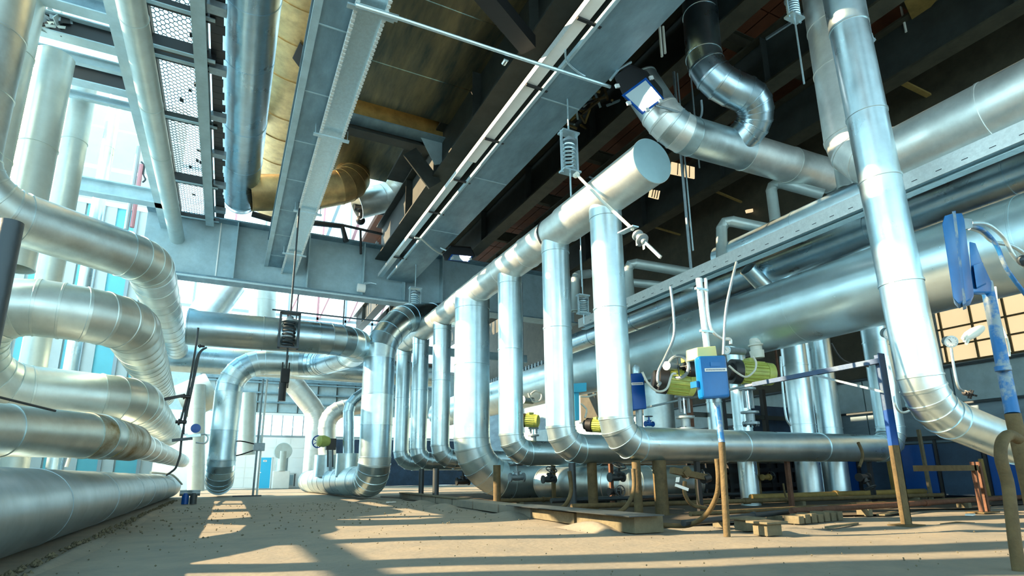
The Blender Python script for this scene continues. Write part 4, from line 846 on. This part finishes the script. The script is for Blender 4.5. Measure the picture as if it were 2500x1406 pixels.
G().bar(tp + V((0, .01, -.1)), e1 + V((0, 0, -.1)), .07, .07).build('handrail', 'frame_blue', af); G().bar(e1 + V((0, 0, -.1)), e2, .05, .035).build('thin_rail', 'grey_metal', af)
G().bar(tp + V((0, .02, -.55)), tp + V((0, 1.1, -.12)), .04, .03).build('strut', 'grey_metal', af)
lf = thing('rusty_stand', 'low rusty stand with a crossbar behind the angle iron upright', 'frame', at(2395, 1250, Z=0))
b = at(2398, 1252, Z=0); z_ = at(2390, 1142, Y=b.y).z; a = at(2235, 1148, Y=b.y)
G().bar((a.x, b.y, z_), (b.x + .1, b.y, z_), .06, .09).build('crossbar', 'rust', lf)
for x in (b.x, b.x + .18): G().bar((x, b.y, 0), (x, b.y, z_ + .1), .06, .06, (0, 1, 0)).build('leg', 'rust_red', lf)
G().box((b.x - .2, b.y - .12, 0), (b.x + .3, b.y + .15, .02)).build('base_plate', 'rust', lf)
for lb, px, py, top in (('tan timber prop standing behind the low frame', 2272, 1205, 1050), ('tan timber prop left of the angle iron upright', 2185, 1215, 1050), ('tan timber prop by the elbow of the tall pipe', 2415, 1215, 1120)):
    b = at(px, py, X=15.5); b.z = 0; z_ = at(px, top, Y=b.y).z; G().bar((b.x, b.y, 0), (b.x - .05, b.y, z_), .09, .06, (0, 1, 0)).build('timber_prop', 'olive' if px != 2272 else 'mortar', None, lb, 'prop')
def needle_valve(name, label, c, ax, s, m='black', wheels=2):
    c = V(c); ax = V(ax).normalized(); t = thing(name, label, 'valve', c - V((0, 0, s)))
    G().lathe(c - ax * s, ax, [(0, s * .25), (s * .3, s * .3), (s * .32, s * .5), (s * .5, s * .5), (s * .55, s * .32), (s * 1.5, s * .32), (s * 1.55, s * .5), (s * 1.7, s * .5), (s * 2, s * .2)], 14).build('valve_body', m, t)
    u, w = frame(ax)
    for k in range(wheels):
        e = c + ax * s * (1.2 + k * .9)
        for an in (0, PI / 2): d = u * math.cos(an + .4) + w * math.sin(an + .4); G().tube(e - d * s * .8, e + d * s * .8, s * .16, 8).build('cross_handle', m, t)
        G().tube(c, e + ax * .01, s * .14, 8).build('stem', m, t)
    return t
needle_valve('needle_valve', 'black double-handled valve right of the tall standing pipe', at(2360, 960, Y=4.8), (1, .1, -.05), .09)
needle_valve('needle_valve', 'small valve block under the gauge left of the tall standing pipe', at(2182, 850, Y=5.6), (0, .1, 1), .07, 'grey_metal', 1)
def tube(label, q, Y, r, m='galv', name='impulse_tube'): return rod(name, label, sm([at(x, y, Y=Y) for x, y in q], 5), r, m, 'tube', 10)
tube('silver tube making a narrow U left of the tall pipe', ((2166, 868), (2180, 930), (2186, 985), (2200, 1006), (2222, 1000), (2222, 975), (2212, 930)), 5.0, .018)
tube('silver tube making a wider U left of the tall pipe', ((2150, 880), (2152, 950), (2160, 990)), 5.2, .018)
tube('thin tube passing behind the tall pipe to its elbow', ((2200, 870), (2206, 940), (2224, 1000), (2250, 1012)), 5.4, .015)
tube('tube under the right gauge going down behind the elbow', ((2322, 850), (2326, 880), (2338, 940), (2352, 955)), 4.6, .02, 'grey_metal')
tube('long tube with hooked end between the risers', ((1905, 870), (1912, 960), (1920, 1020), (1930, 1038)), 8.6, .025)
tube('copper tube behind the right yellow motor', ((1893, 850), (1900, 900), (1910, 925)), 9.8, .03, 'rust_red')
tube('thin dark line along the risers', ((2030, 838), (2060, 880), (2120, 895)), 6.5, .015, 'dark_metal')
# ================================================================== KERB, POSTS AND FLOOR-LEVEL CLUTTER
kb = thing('kerb', 'low sandy concrete kerb along the foot of the pipe rack, ending in a square block', 'kerb', (4.9, 12, 0))
kp0, kp1 = V((4.42, 5.6, 0)), V((5.25, 19, 0)); n = 9
for k in range(n):
    a, b = kp0.lerp(kp1, k / n + .003), kp0.lerp(kp1, (k + 1) / n - .003); h = .2 if k == 0 else .16
    G().bar(a + V((.22, 0, h / 2)), b + V((.22, 0, h / 2)), .42, h).build('kerb_block', 'mortar' if k < 2 else 'concrete', kb, bevel=.012)
G().bar(V((4.5, 5.5, .212)), V((4.75, 9.3, .178)), .5, .012).build('cover_plate', 'dark_metal', None, 'dark metal cover plate lying on the near end of the kerb', 'plate')
G().bar(V((5.0, 12.6, .175)), V((5.3, 18.6, .172)), .32, .02).build('kerb_board', 'mortar', None, 'long weathered board lying on the far part of the kerb', 'board')
def post(label, px, Y, r, m='rust', z=None):
    c = at(px, 1120, Y=Y); x = c.x; t = thing('rack_post', label, 'post', (x, Y, 0), 'posts under the knee-height pipes')
    G().tube((x, Y, 0), (x, Y, z or .92), r, 18).build('tube', m, t); G().box((x - r * 1.8, Y - r * 1.8, 0), (x + r * 1.8, Y + r * 1.8, .015)).build('foot_plate', m, t)
    return t
post('rusty post under the run of the third drop', 1213, 12.0, .085); post('dark slim post below the second drop elbow', 1396, 9.75, .07, 'dark_metal'); post('stout rusty post right of the second drop elbow', 1444, 9.8, .10)
post('slim rusty post below the nearest drop elbow', 1552, 7.95, .075); post('thickest rusty post right of the nearest drop elbow', 1608, 7.9, .12); post('dark post in the shadow below the far drops', 1065, 15.5, .09, 'dark_metal', .9); post('dark post left of the thickest drop elbow', 1030, 17.2, .08, 'dark_metal', .9)
for k, (px, Y, h) in enumerate(((1700, 8.0, .92), (1845, 9, .9), (1920, 8.1, .92), (2120, 8.1, .92), (1985, 12, 1.6), (1490, 11, 1.6), (1780, 12.5, 2.0), (1350, 12.5, 1.2))):
    c = at(px, 1120, Y=Y)
    lbu = ['dark upright just right of the thickest rack post', 'rusty upright left of the bare riser under the vessel', 'reddish upright between lever arm and risers', 'dark upright right of the middle riser foot', 'rusty upright far behind between the two risers', 'reddish upright just left of the nearest drop elbow, behind', 'tall dark upright far behind the central post', 'rusty upright between the second and third drop posts'][k]
    G().bar((c.x, Y, 0), (c.x, Y, h), .09, .07, (0, 1, 0)).build('dark_upright', ('black', 'rust', 'rust_red')[k % 3], None, lbu, 'upright', 'slim uprights under the knee-height pipe')
rod('curved_conduit', 'thick olive conduit sweeping from the kerb end up the central post', sm([at(1618, 1282, Y=5.8), at(1680, 1282, Y=5.6), at(1722, 1258, Y=5.3), at(1748, 1215, Y=5.05), at(1754, 1170, Y=4.95), at(1750, 1120, Y=4.93)]), .030, 'rust', 'conduit', 12)
rod('curved_conduit', 'curved conduit rising beside the slim post under the nearest elbow', sm([at(1500, 1255, Y=7.6), at(1530, 1235, Y=7.6), at(1547, 1195, Y=7.7), at(1546, 1145, Y=7.75)]), .035, 'rust', 'conduit', 12)
rod('curved_conduit', 'curved conduit rising beside the dark post under the second elbow', sm([at(1345, 1250, Y=9.4), at(1378, 1235, Y=9.5), at(1394, 1200, Y=9.6), at(1390, 1150, Y=9.6)]), .04, 'rust', 'conduit', 12)
for k, (x0, y0, x1, y1, r, mm, lb) in enumerate(((6.3, 6.7, 16, 6.9, .035, 'rust', 'rusty ground pipe running right behind the kerb end'), (5.6, 8.9, 15, 7.7, .045, 'rust', 'rusty ground pipe below the posts'), (6, 10.3, 15, 10.5, .05, 'dark_metal', 'dark ground pipe farther back under the rack'), (5.1, 5.55, 9.3, 6.6, .04, 'dark_metal', 'dark channel lying on the ground right of the kerb end'), (7.5, 5.9, 16.5, 6.2, .045, 'rust_red', 'reddish ground pipe crossing behind the pallet blocks'), (10, 8.8, 16.5, 8.6, .07, 'olive', 'olive ground pipe at the foot of the right wall'), (5.8, 12.5, 9, 12.7, .05, 'rust', 'far rusty ground pipe behind the third drop'))):
    z_ = .1 + .04 * (k % 3); t = thing('ground_pipe', lb, 'pipe', ((x0 + x1) / 2, (y0 + y1) / 2, 0)); G().tube((x0, y0, z_), (x1, y1, z_), r, 12).build('tube', mm, t)
    for s_ in (.2, .55, .9): q = V((x0, y0, 0)).lerp(V((x1, y1, 0)), s_); G().box((q.x - .05, q.y - .1, 0), (q.x + .05, q.y + .1, z_ - r * .8)).build('sleeper', 'mortar', t)
    G().tube(V((x0, y0, z_)).lerp(V((x1, y1, z_)), .4), V((x0, y0, z_)).lerp(V((x1, y1, z_)), .415), r * 1.35, 12).build('coupling', mm, t)
bk = thing('brick_row', 'row of rough tan bricks on the ground behind the angle iron upright', 'bricks', at(2000, 1278, Z=0))
for k in range(7):
    p = at(1952 + k * 16, 1280 - k * 1.5, Z=0); G().box(p + V((0, 0, 0)), p + V((.11, .24, random.uniform(.10, .14)))).build('brick', 'mortar', bk, bevel=.01)
for k, (px, py) in enumerate(((1842, 1296), (1893, 1308))):
    p = at(px, py, Z=0); t = thing('concrete_block', ['small concrete block with a slab on top, left of the pair', 'small concrete block with a slab on top, nearest of the pair'][k], 'block', p)
    G().box(p + V((-.12, 0, 0)), p + V((.12, .2, .13))).build('block_body', 'mortar', t, bevel=.01); G().box(p + V((-.17, -.05, .13)), p + V((.17, .25, .155))).build('block_slab', 'mortar', t, bevel=.005)
for k, (x, y, l, w_, an, mm, lb) in enumerate(((7.3, 5.0, .9, .05, .2, 'mortar', 'thin batten lying near the base plate'), (8.6, 4.3, .5, .2, .1, 'rust', 'flat board under the base plate'), (6.4, 5.6, .6, .06, -.3, 'dark_metal', 'dark bar lying behind the pallet blocks'), (9.8, 5.9, .8, .12, .3, 'mortar', 'board lying by the right ground pipe'), (5.6, 16, .7, .25, 1.2, 'mortar', 'broken slab by the far kerb'), (4.1, 15.6, .25, .12, .5, 'white', 'white scrap of paper on the sand before the far kerb'), (10.6, 5.1, .22, .1, .3, 'white', 'white scrap on the floor right of the angle iron upright'), (7.9, 6.6, .25, .2, .6, 'rust', 'small rusty offcut on the ground'))):
    c = V((x, y, .012 + .005 * (k % 2))); d = V((math.cos(an), math.sin(an), 0)); G().obox(c, d * l / 2, V((-d.y, d.x, 0)) * w_ / 2, V((0, 0, .012))).build('board' if mm != 'white' else 'paper_scrap', mm, None, lb, 'board' if mm != 'white' else 'scrap')
def gate_valve(label, c, s, m='dark_metal', side=(1, 0, 0), wm='dark_metal', wheel_ax=(0, 0, 1)):
    c = V(c); t = thing('gate_valve', label, 'valve', c - V((0, 0, s * .6))); sd = V(side)
    G().lathe(c - sd * s, sd, [(0, s * .55), (s * .18, s * .55), (s * .2, s * .32), (s * .7, s * .42), (s * 1.3, s * .42), (s * 1.8, s * .32), (s * 1.82, s * .55), (s * 2, s * .55)], 16).build('valve_body', m, t)
    w = V(wheel_ax).normalized()
    G().lathe(c, w, [(0, s * .4), (s * .6, s * .35), (s * .62, s * .5), (s * .75, s * .5), (s * .78, s * .18), (s * 1.5, s * .12)], 14).build('bonnet', m, t)
    u, v = frame(w); e = c + w * s * 1.5
    wh = G().sweep([e + (u * math.cos(2 * PI * k / 18) + v * math.sin(2 * PI * k / 18)) * s * .75 for k in range(18)], s * .08, 6, True).build('handwheel', wm, t)
    for k in range(2): d = u * math.cos(PI / 2 * k) + v * math.sin(PI / 2 * k); G().tube(e - d * s * .75, e + d * s * .75, s * .05, 6).build('spoke', wm, wh)
    return t
for lb, px, py, Y, s, mm, wa in (('dark valve below the knee-height pipe, left of the thick post', 1505, 1165, 8.8, .16, 'dark_metal', (0, -.5, 1)), ('dark valve left of the second elbow posts', 1340, 1170, 11, .16, 'dark_metal', (0, -.6, 1)), ('dark valve under the sockets of the right risers', 2108, 1165, 7.2, .15, 'black', (0, -.5, -1)), ('dark valve in the shadows behind the thick post', 1500, 1200, 8.3, .12, 'black', (0, -1, .1)), ('small valve behind the curved conduit', 1690, 1160, 7.4, .12, 'black', (1, -.4, 0)), ('olive valve right of the brick row', 1870, 1165, 8.8, .12, 'olive', (1, 0, .2)), ('grey valve low behind the third drop post', 1262, 1165, 12.8, .2, 'grey_metal', (0, 0, 1)), ('dark valve below the far drops', 1130, 1175, 15.6, .2, 'black', (0, 0, 1)), ('bluish valve on the pipe behind the half hidden blue box', 1585, 1035, 8.9, .1, 'blue_dark', (0, 0, 1))):
    gate_valve(lb, at(px, py, Y=Y), s, mm, wheel_ax=wa)
lv = thing('lever_arm', 'dusty wooden lever arm with two white tags below the knee-height pipe', 'lever', at(1690, 1200, Y=6.6))
G().bar(at(1640, 1148, Y=6.6), at(1722, 1165, Y=6.6), .09, .09).build('arm', 'rust', lv); G().bar(at(1668, 1160, Y=6.58), at(1680, 1145, Y=6.58), .1, .1).build('clamp', 'rust', lv)
G().prism([at(x, y, Y=6.5) for x, y in ((1650, 1180), (1682, 1192), (1680, 1199), (1648, 1187))], (0, .01, 0)).build('white_tag', 'white', lv); G().prism([at(x, y, Y=6.5) for x, y in ((1652, 1165), (1660, 1164), (1658, 1177), (1650, 1177))], (0, .01, 0)).build('white_tag', 'white', lv)
G().tube(at(1716, 1170, Y=6.6), at(1730, 1165, Y=6.6), .07, 12).build('counterweight', 'black', lv)
for lb, q, Y, r in (('sagging dark hose from the lever arm to the ground pipe', ((1672, 1175), (1672, 1205), (1690, 1232), (1725, 1240)), 6.8, .03), ('thin red tube bending down behind the central post', ((1698, 1170), (1700, 1200), (1706, 1228), (1715, 1238)), 7.6, .015), ('thin dark tube curving down right of the brick row', ((1912, 1180), (1918, 1210), (1932, 1238)), 8.4, .02), ('hose by the right ground pipe', ((2095, 1080), (2106, 1110), (2098, 1140)), 7.2, .03)):
    rod('hose', lb, sm([at(x, y, Y=Y) for x, y in q]), r, 'rust', 'hose')
g = G(); rp = random.Random(9)                     # grit on the slab
for k in range(1500):
    x, y = rp.uniform(-1.3, 9), rp.uniform(2.6, 17) ; q = rp.uniform(.004, .014) if y < 8 else rp.uniform(.01, .025)
    if k < 500: x = -1.42 + abs(rp.gauss(0, .07)); y = rp.uniform(5, 22); q *= 1.6
    c = V((x, y, q * .3)); n3 = [V((rp.uniform(.6, 1) * math.cos(a) * q, rp.uniform(.6, 1) * math.sin(a) * q, 0)) for a in (0, 1.57, 3.14, 4.71)]
    b = len(g.v); g.v += [c + d for d in n3] + [c + V((0, 0, q * .7)), c - V((0, 0, q * .6))]
    for i in range(4): g.f += [(b + i, b + (i + 1) % 4, b + 4), (b + (i + 1) % 4, b + i, b + 5)]
g.build('grit', 'mortar', None, 'grit and crumbs scattered over the sandy floor', 'grit', kind='stuff')
# dark back bay behind the rack: low masonry wall and shelf frames
bw = struct('trim_4', G().box((13.2, 11.6, 0), (17.0, 11.8, 2.6)), 'wall_navy')
tr_ = thing('pipe_trestle', 'dark steel trestle of stacked bars in the shade behind the knee-height pipe', 'trestle', (11, 11, 0))
for z_ in (.35, .75, 1.05, 2.2): G().bar((10.8, 11.2, z_), (16.9, 11.2, z_), .08, .12).build('cross_bar', 'black' if z_ < 1 else 'girder_dark', tr_)
for x in (10.8, 12, 13.6, 15.2, 16.8): G().bar((x, 11.2, 0), (x, 11.2, 3.0), .12, .12, (0, 1, 0)).build('upright', 'rust_red' if x < 11.5 else 'black', tr_)
for k in range(9): G().box((10.8 + k * .68, 11.45, .05), (11.4 + k * .68, 11.5, 1.0)).build('back_plate', 'black', tr_)
sh = thing('dark_hatch_wall', 'navy hatch panels low on the right behind the angle iron upright', 'panel wall', (15.8, 8, 0))
for k in range(6): G().box((16.0, 5.2 + k * 1.02, .1), (16.06, 6.1 + k * 1.02, 1.35)).build('hatch_panel', 'blue_dark' if k % 2 else 'wall_navy', sh); G().bar((15.98, 5.12 + k * 1.02, 0), (15.98, 5.12 + k * 1.02, 1.5), .06, .06, (0, 1, 0)).build('hatch_post', 'black', sh)
G().bar((15.98, 5.1, 1.5), (15.98, 11.2, 1.5), .1, .1).build('hatch_rail', 'black', sh)
# ================================================================== FAR AND LEFT DETAILS
tp_ = thing('twin_conduit', 'pair of thin white conduits with a junction box and cable coil standing mid hall', 'conduit', at(617, 1212, Z=0))
b = at(617, 1212, Z=0); z1 = at(640, 925, Y=b.y).z; x1 = at(642, 925, Y=b.y).x
for dx in (0, .14): G().tube((b.x + dx, b.y, 0), (b.x + dx + .0, b.y, z1), .04, 10).build('conduit_tube', 'galv_white' if dx else 'grey_metal', tp_)
p = at(627, 1090, Y=b.y - .1); p.x = b.x + .07
G().box(p + V((-.2, 0, -.16)), p + V((.2, .2, .14))).build('junction_box', 'grey_metal', tp_, bevel=.02); G().lathe(p + V((0, .1, .14)), (0, 0, 1), [(0, .06), (.3, .03)], 10).build('cable_gland', 'galv', tp_)
G().sweep(sm([p + V(q) for q in ((-.2, 0, .1), (-.7, 0, .2), (-1.0, 0, .1), (-1.05, 0, -.2), (-.8, 0, -.35), (-.2, 0, -.15))]), .025, 8).build('cable_loop', 'black', tp_)
G().box((b.x - .7, b.y - .05, 0), (b.x + .3, b.y + .15, .05)).build('foot_bar', 'dark_metal', tp_)
ac = thing('cooling_unit', 'pale boxy cooling unit standing at the far wall', 'machine', (3.9, 40.4, 0)); a = at(680, 1155, Y=40.6); b = at(722, 1190, Y=40.6)
G().box((a.x, 40.6, .1), (b.x, 41.6, a.z)).build('cabinet', 'white', ac); G().box((a.x + .12, 40.56, .2), (b.x - .2, 40.6, a.z - .12)).build('grille', 'girder_pale', ac); G().box((b.x - .14, 40.55, .12), (b.x - .08, 40.6, a.z - .05)).build('edge_strip', 'dark_metal', ac)
fd = thing('round_duct_mouth', 'round pale duct mouth on a stubby neck by the far wall', 'duct', (3.9, 39.8, 0)); c = at(692, 1101, Y=39.5)
G().lathe(c, (0, 1, 0), [(0, .52), (.05, .54), (.5, .54), (.7, .4)], 28).build('mouth', 'clad_white', fd); G().tube((c.x, 39.8, 1.1), (c.x, 39.8, c.z), .36, 18).build('neck', 'clad_white', fd); G().box((c.x - .5, 39.5, 0), (c.x + .5, 40.2, 1.1)).build('plinth', 'white', fd, bevel=.05)
yv = thing('yellow_valve_head', 'yellow valve head with a dark handwheel on the far branch pipe', 'valve', at(790, 1110, Y=22))
c = at(790, 1077, Y=22); G().lathe(c, (-.9, -.4, 0), [(-.2, .16), (.0, .22), (.18, .2), (.22, .12)], 18).build('valve_head', 'yellow', yv)
c2 = at(776, 1078, Y=22.5); u, w = frame(V((-.6, -.8, 0))); wh = G().sweep([c2 + (u * math.cos(2 * PI * k / 20) + w * math.sin(2 * PI * k / 20)) * .22 for k in range(20)], .025, 6, True).build('handwheel', 'blue_dark', yv)
for k in range(3): d = u * math.cos(PI / 3 * k) + w * math.sin(PI / 3 * k); G().tube(c2 - d * .22, c2 + d * .22, .015, 6).build('spoke', 'blue_dark', wh)
G().box(at(798, 1070, Y=22.1), at(820, 1098, Y=22.1) + V((0, .3, 0))).build('black_gearbox', 'black', yv)
for s_ in (800, 812): G().bar(at(s_, 1095, Y=22.2), at(s_, 1140, Y=22.2), .05, .05, (0, 1, 0)).build('yoke_arm', 'dark_metal', yv)
G().bar(at(806, 1100, Y=22.1), at(806, 1150, Y=22.1), .1, .1, (0, 1, 0)).build('stem', 'grey_metal', yv)
# left cluster of instrument lines on the stack
ic = thing('instrument_rack', 'dark instrument lines with clamps hanging in front of the left pipe stack', 'instrument rack', at(450, 1110, Y=15))
for q in (((505, 848), (488, 862), (478, 905), (458, 1000), (445, 1060), (440, 1110)), ((498, 850), (482, 870), (470, 930), (452, 1010), (448, 1060)), ((484, 800), (476, 860), (462, 940), (446, 1010), (440, 1030)), ((440, 1110), (430, 1140), (418, 1152), (405, 1160))):
    G().sweep(sm([at(x, y, Y=14.5) for x, y in q]), .022, 8).build('line_tube', 'dark_metal', ic)
for q, mm in (((400, 975, 450, 965), 'black'), ((420, 1075, 470, 1070), 'dark_metal'), ((455, 1065, 490, 1062), 'galv')):
    G().bar(at(q[0], q[1], Y=14.4), at(q[2], q[3], Y=14.4), .08, .06).build('bracket_arm', mm, ic)
for px, py, s in ((440, 1030, .09), (452, 968, .08), (490, 845, .06)):
    c = at(px, py, Y=14.4); G().lathe(c - V((s, 0, 0)), (1, 0, 0), [(0, s * .4), (s * .5, s * .4), (s * .55, s * .8), (s * .9, s * .8), (s, s * .5), (s * 2.4, s * .4)], 10).build('small_valve', 'black', ic)
c = at(478, 1046, Y=14.3); G().lathe(c, (0, -1, 0), [(0, .09), (.06, .10), (.07, .02)], 16).build('blue_knob', 'blue_dark', ic)
G().sweep(sm([at(x, y, Y=14.5) for x, y in ((475, 1064), (500, 1060), (508, 1070), (500, 1082), (478, 1080))]), .018, 8).build('hook_tube', 'galv', ic)
for k, px in enumerate((455, 475)):
    c = at(px, 1195, Y=18.6); t = thing('drain_valve', ['small blue drain valve on the floor left of the hairpin leg, left one', 'small dark drain valve on the floor left of the hairpin leg, right one'][k], 'valve', (c.x, 18.6, 0)); G().tube((c.x, 18.6, 0), (c.x, 18.6, .3), .09, 12).build('body', 'blue_dark' if k == 0 else 'dark_metal', t); G().tube((c.x - .15, 18.6, .3), (c.x + .15, 18.6, .3), .08, 12).build('head', 'grey_metal', t)
# near dark tube at the left edge, rag, sleeve
a, b = at(48, 545, Y=2.2), at(8, 760, Y=2.2); nt_ = thing('near_tube', 'dark tube standing at the left edge close to the viewer', 'tube', (a.x - .02, 2.2, 0))
G().tube((a.x - .02, 2.2, 0), (a.x - .02, 2.2, a.z), .032, 20).build('tube', 'dark_metal', nt_); G().tube((a.x - .02, 2.2, 0), (a.x - .02, 2.2, .03), .06, 20).build('foot', 'dark_metal', nt_)
rod('thin_bar', 'thin dark bar lying along the top of the stained pipe at the left edge', [at(-20, 965, Y=6.6), at(135, 1003, Y=7.2)], .012, 'dark_metal', 'bar')
rod('cable', 'pale cable curling up between the stained pipe and the floor pipe', sm([at(x, y, Y=9.5) for x, y in ((162, 1140), (172, 1110), (178, 1085), (185, 1080))]), .02, 'white', 'cable')
G().prism([at(x, y, Y=9.4) for x, y in ((176, 1078), (192, 1078), (192, 1094), (176, 1096))], (0, .01, 0)).build('paper_tag', 'white', None, 'white tag at the end of the curling cable over the floor pipe', 'tag')
rod('cable', 'white cable draped over the far end of the floor pipe', sm([V((-1.75, 18, .86)), V((-1.6, 20, .84)), V((-1.5, 22, .80)), V((-1.3, 23.5, .5))]), .03, 'cable_pale', 'cable')
# bracket and torn lagging at the head of the thick standing pipe
tb_ = thing('torn_bracket', 'crumpled bracket and torn sheet on top of the thick standing pipe at the top left', 'bracket', at(130, 75, Y=13.9))
random.seed(5)
for k in range(14):
    c = at(random.uniform(95, 165), random.uniform(38, 75), Y=13.8); d = V((random.uniform(-1, 1), random.uniform(-.3, .3), random.uniform(-.7, .7))).normalized()
    u, w = frame(d); G().obox(c, d * random.uniform(.08, .22), u * random.uniform(.03, .09), w * .01).build('torn_flap', random.choice(['grey_metal', 'clad_white', 'black']), tb_)
hk = rod('hook', 'small hanging hook on the tall post left of the walkway', sm([at(x, y, Y=22) for x, y in ((345, 395), (352, 405), (350, 425), (355, 438), (348, 445))], 4), .03, 'dark_metal', 'hook')
for k, (x0, y0, x1, y1, mm) in enumerate(((348, 360, 308, 560, 'frame_grey'), (336, 400, 322, 555, 'stripe_red'))):
    rod('thin_post', ['pale thin post behind the slender overhead pipe', 'reddish thin post behind the slender overhead pipe'][k], [at(x1, y1, Y=22), V((at(x1, y1, Y=22).x, 22, at(x0, y0, Y=22).z))], .07, mm, 'post')
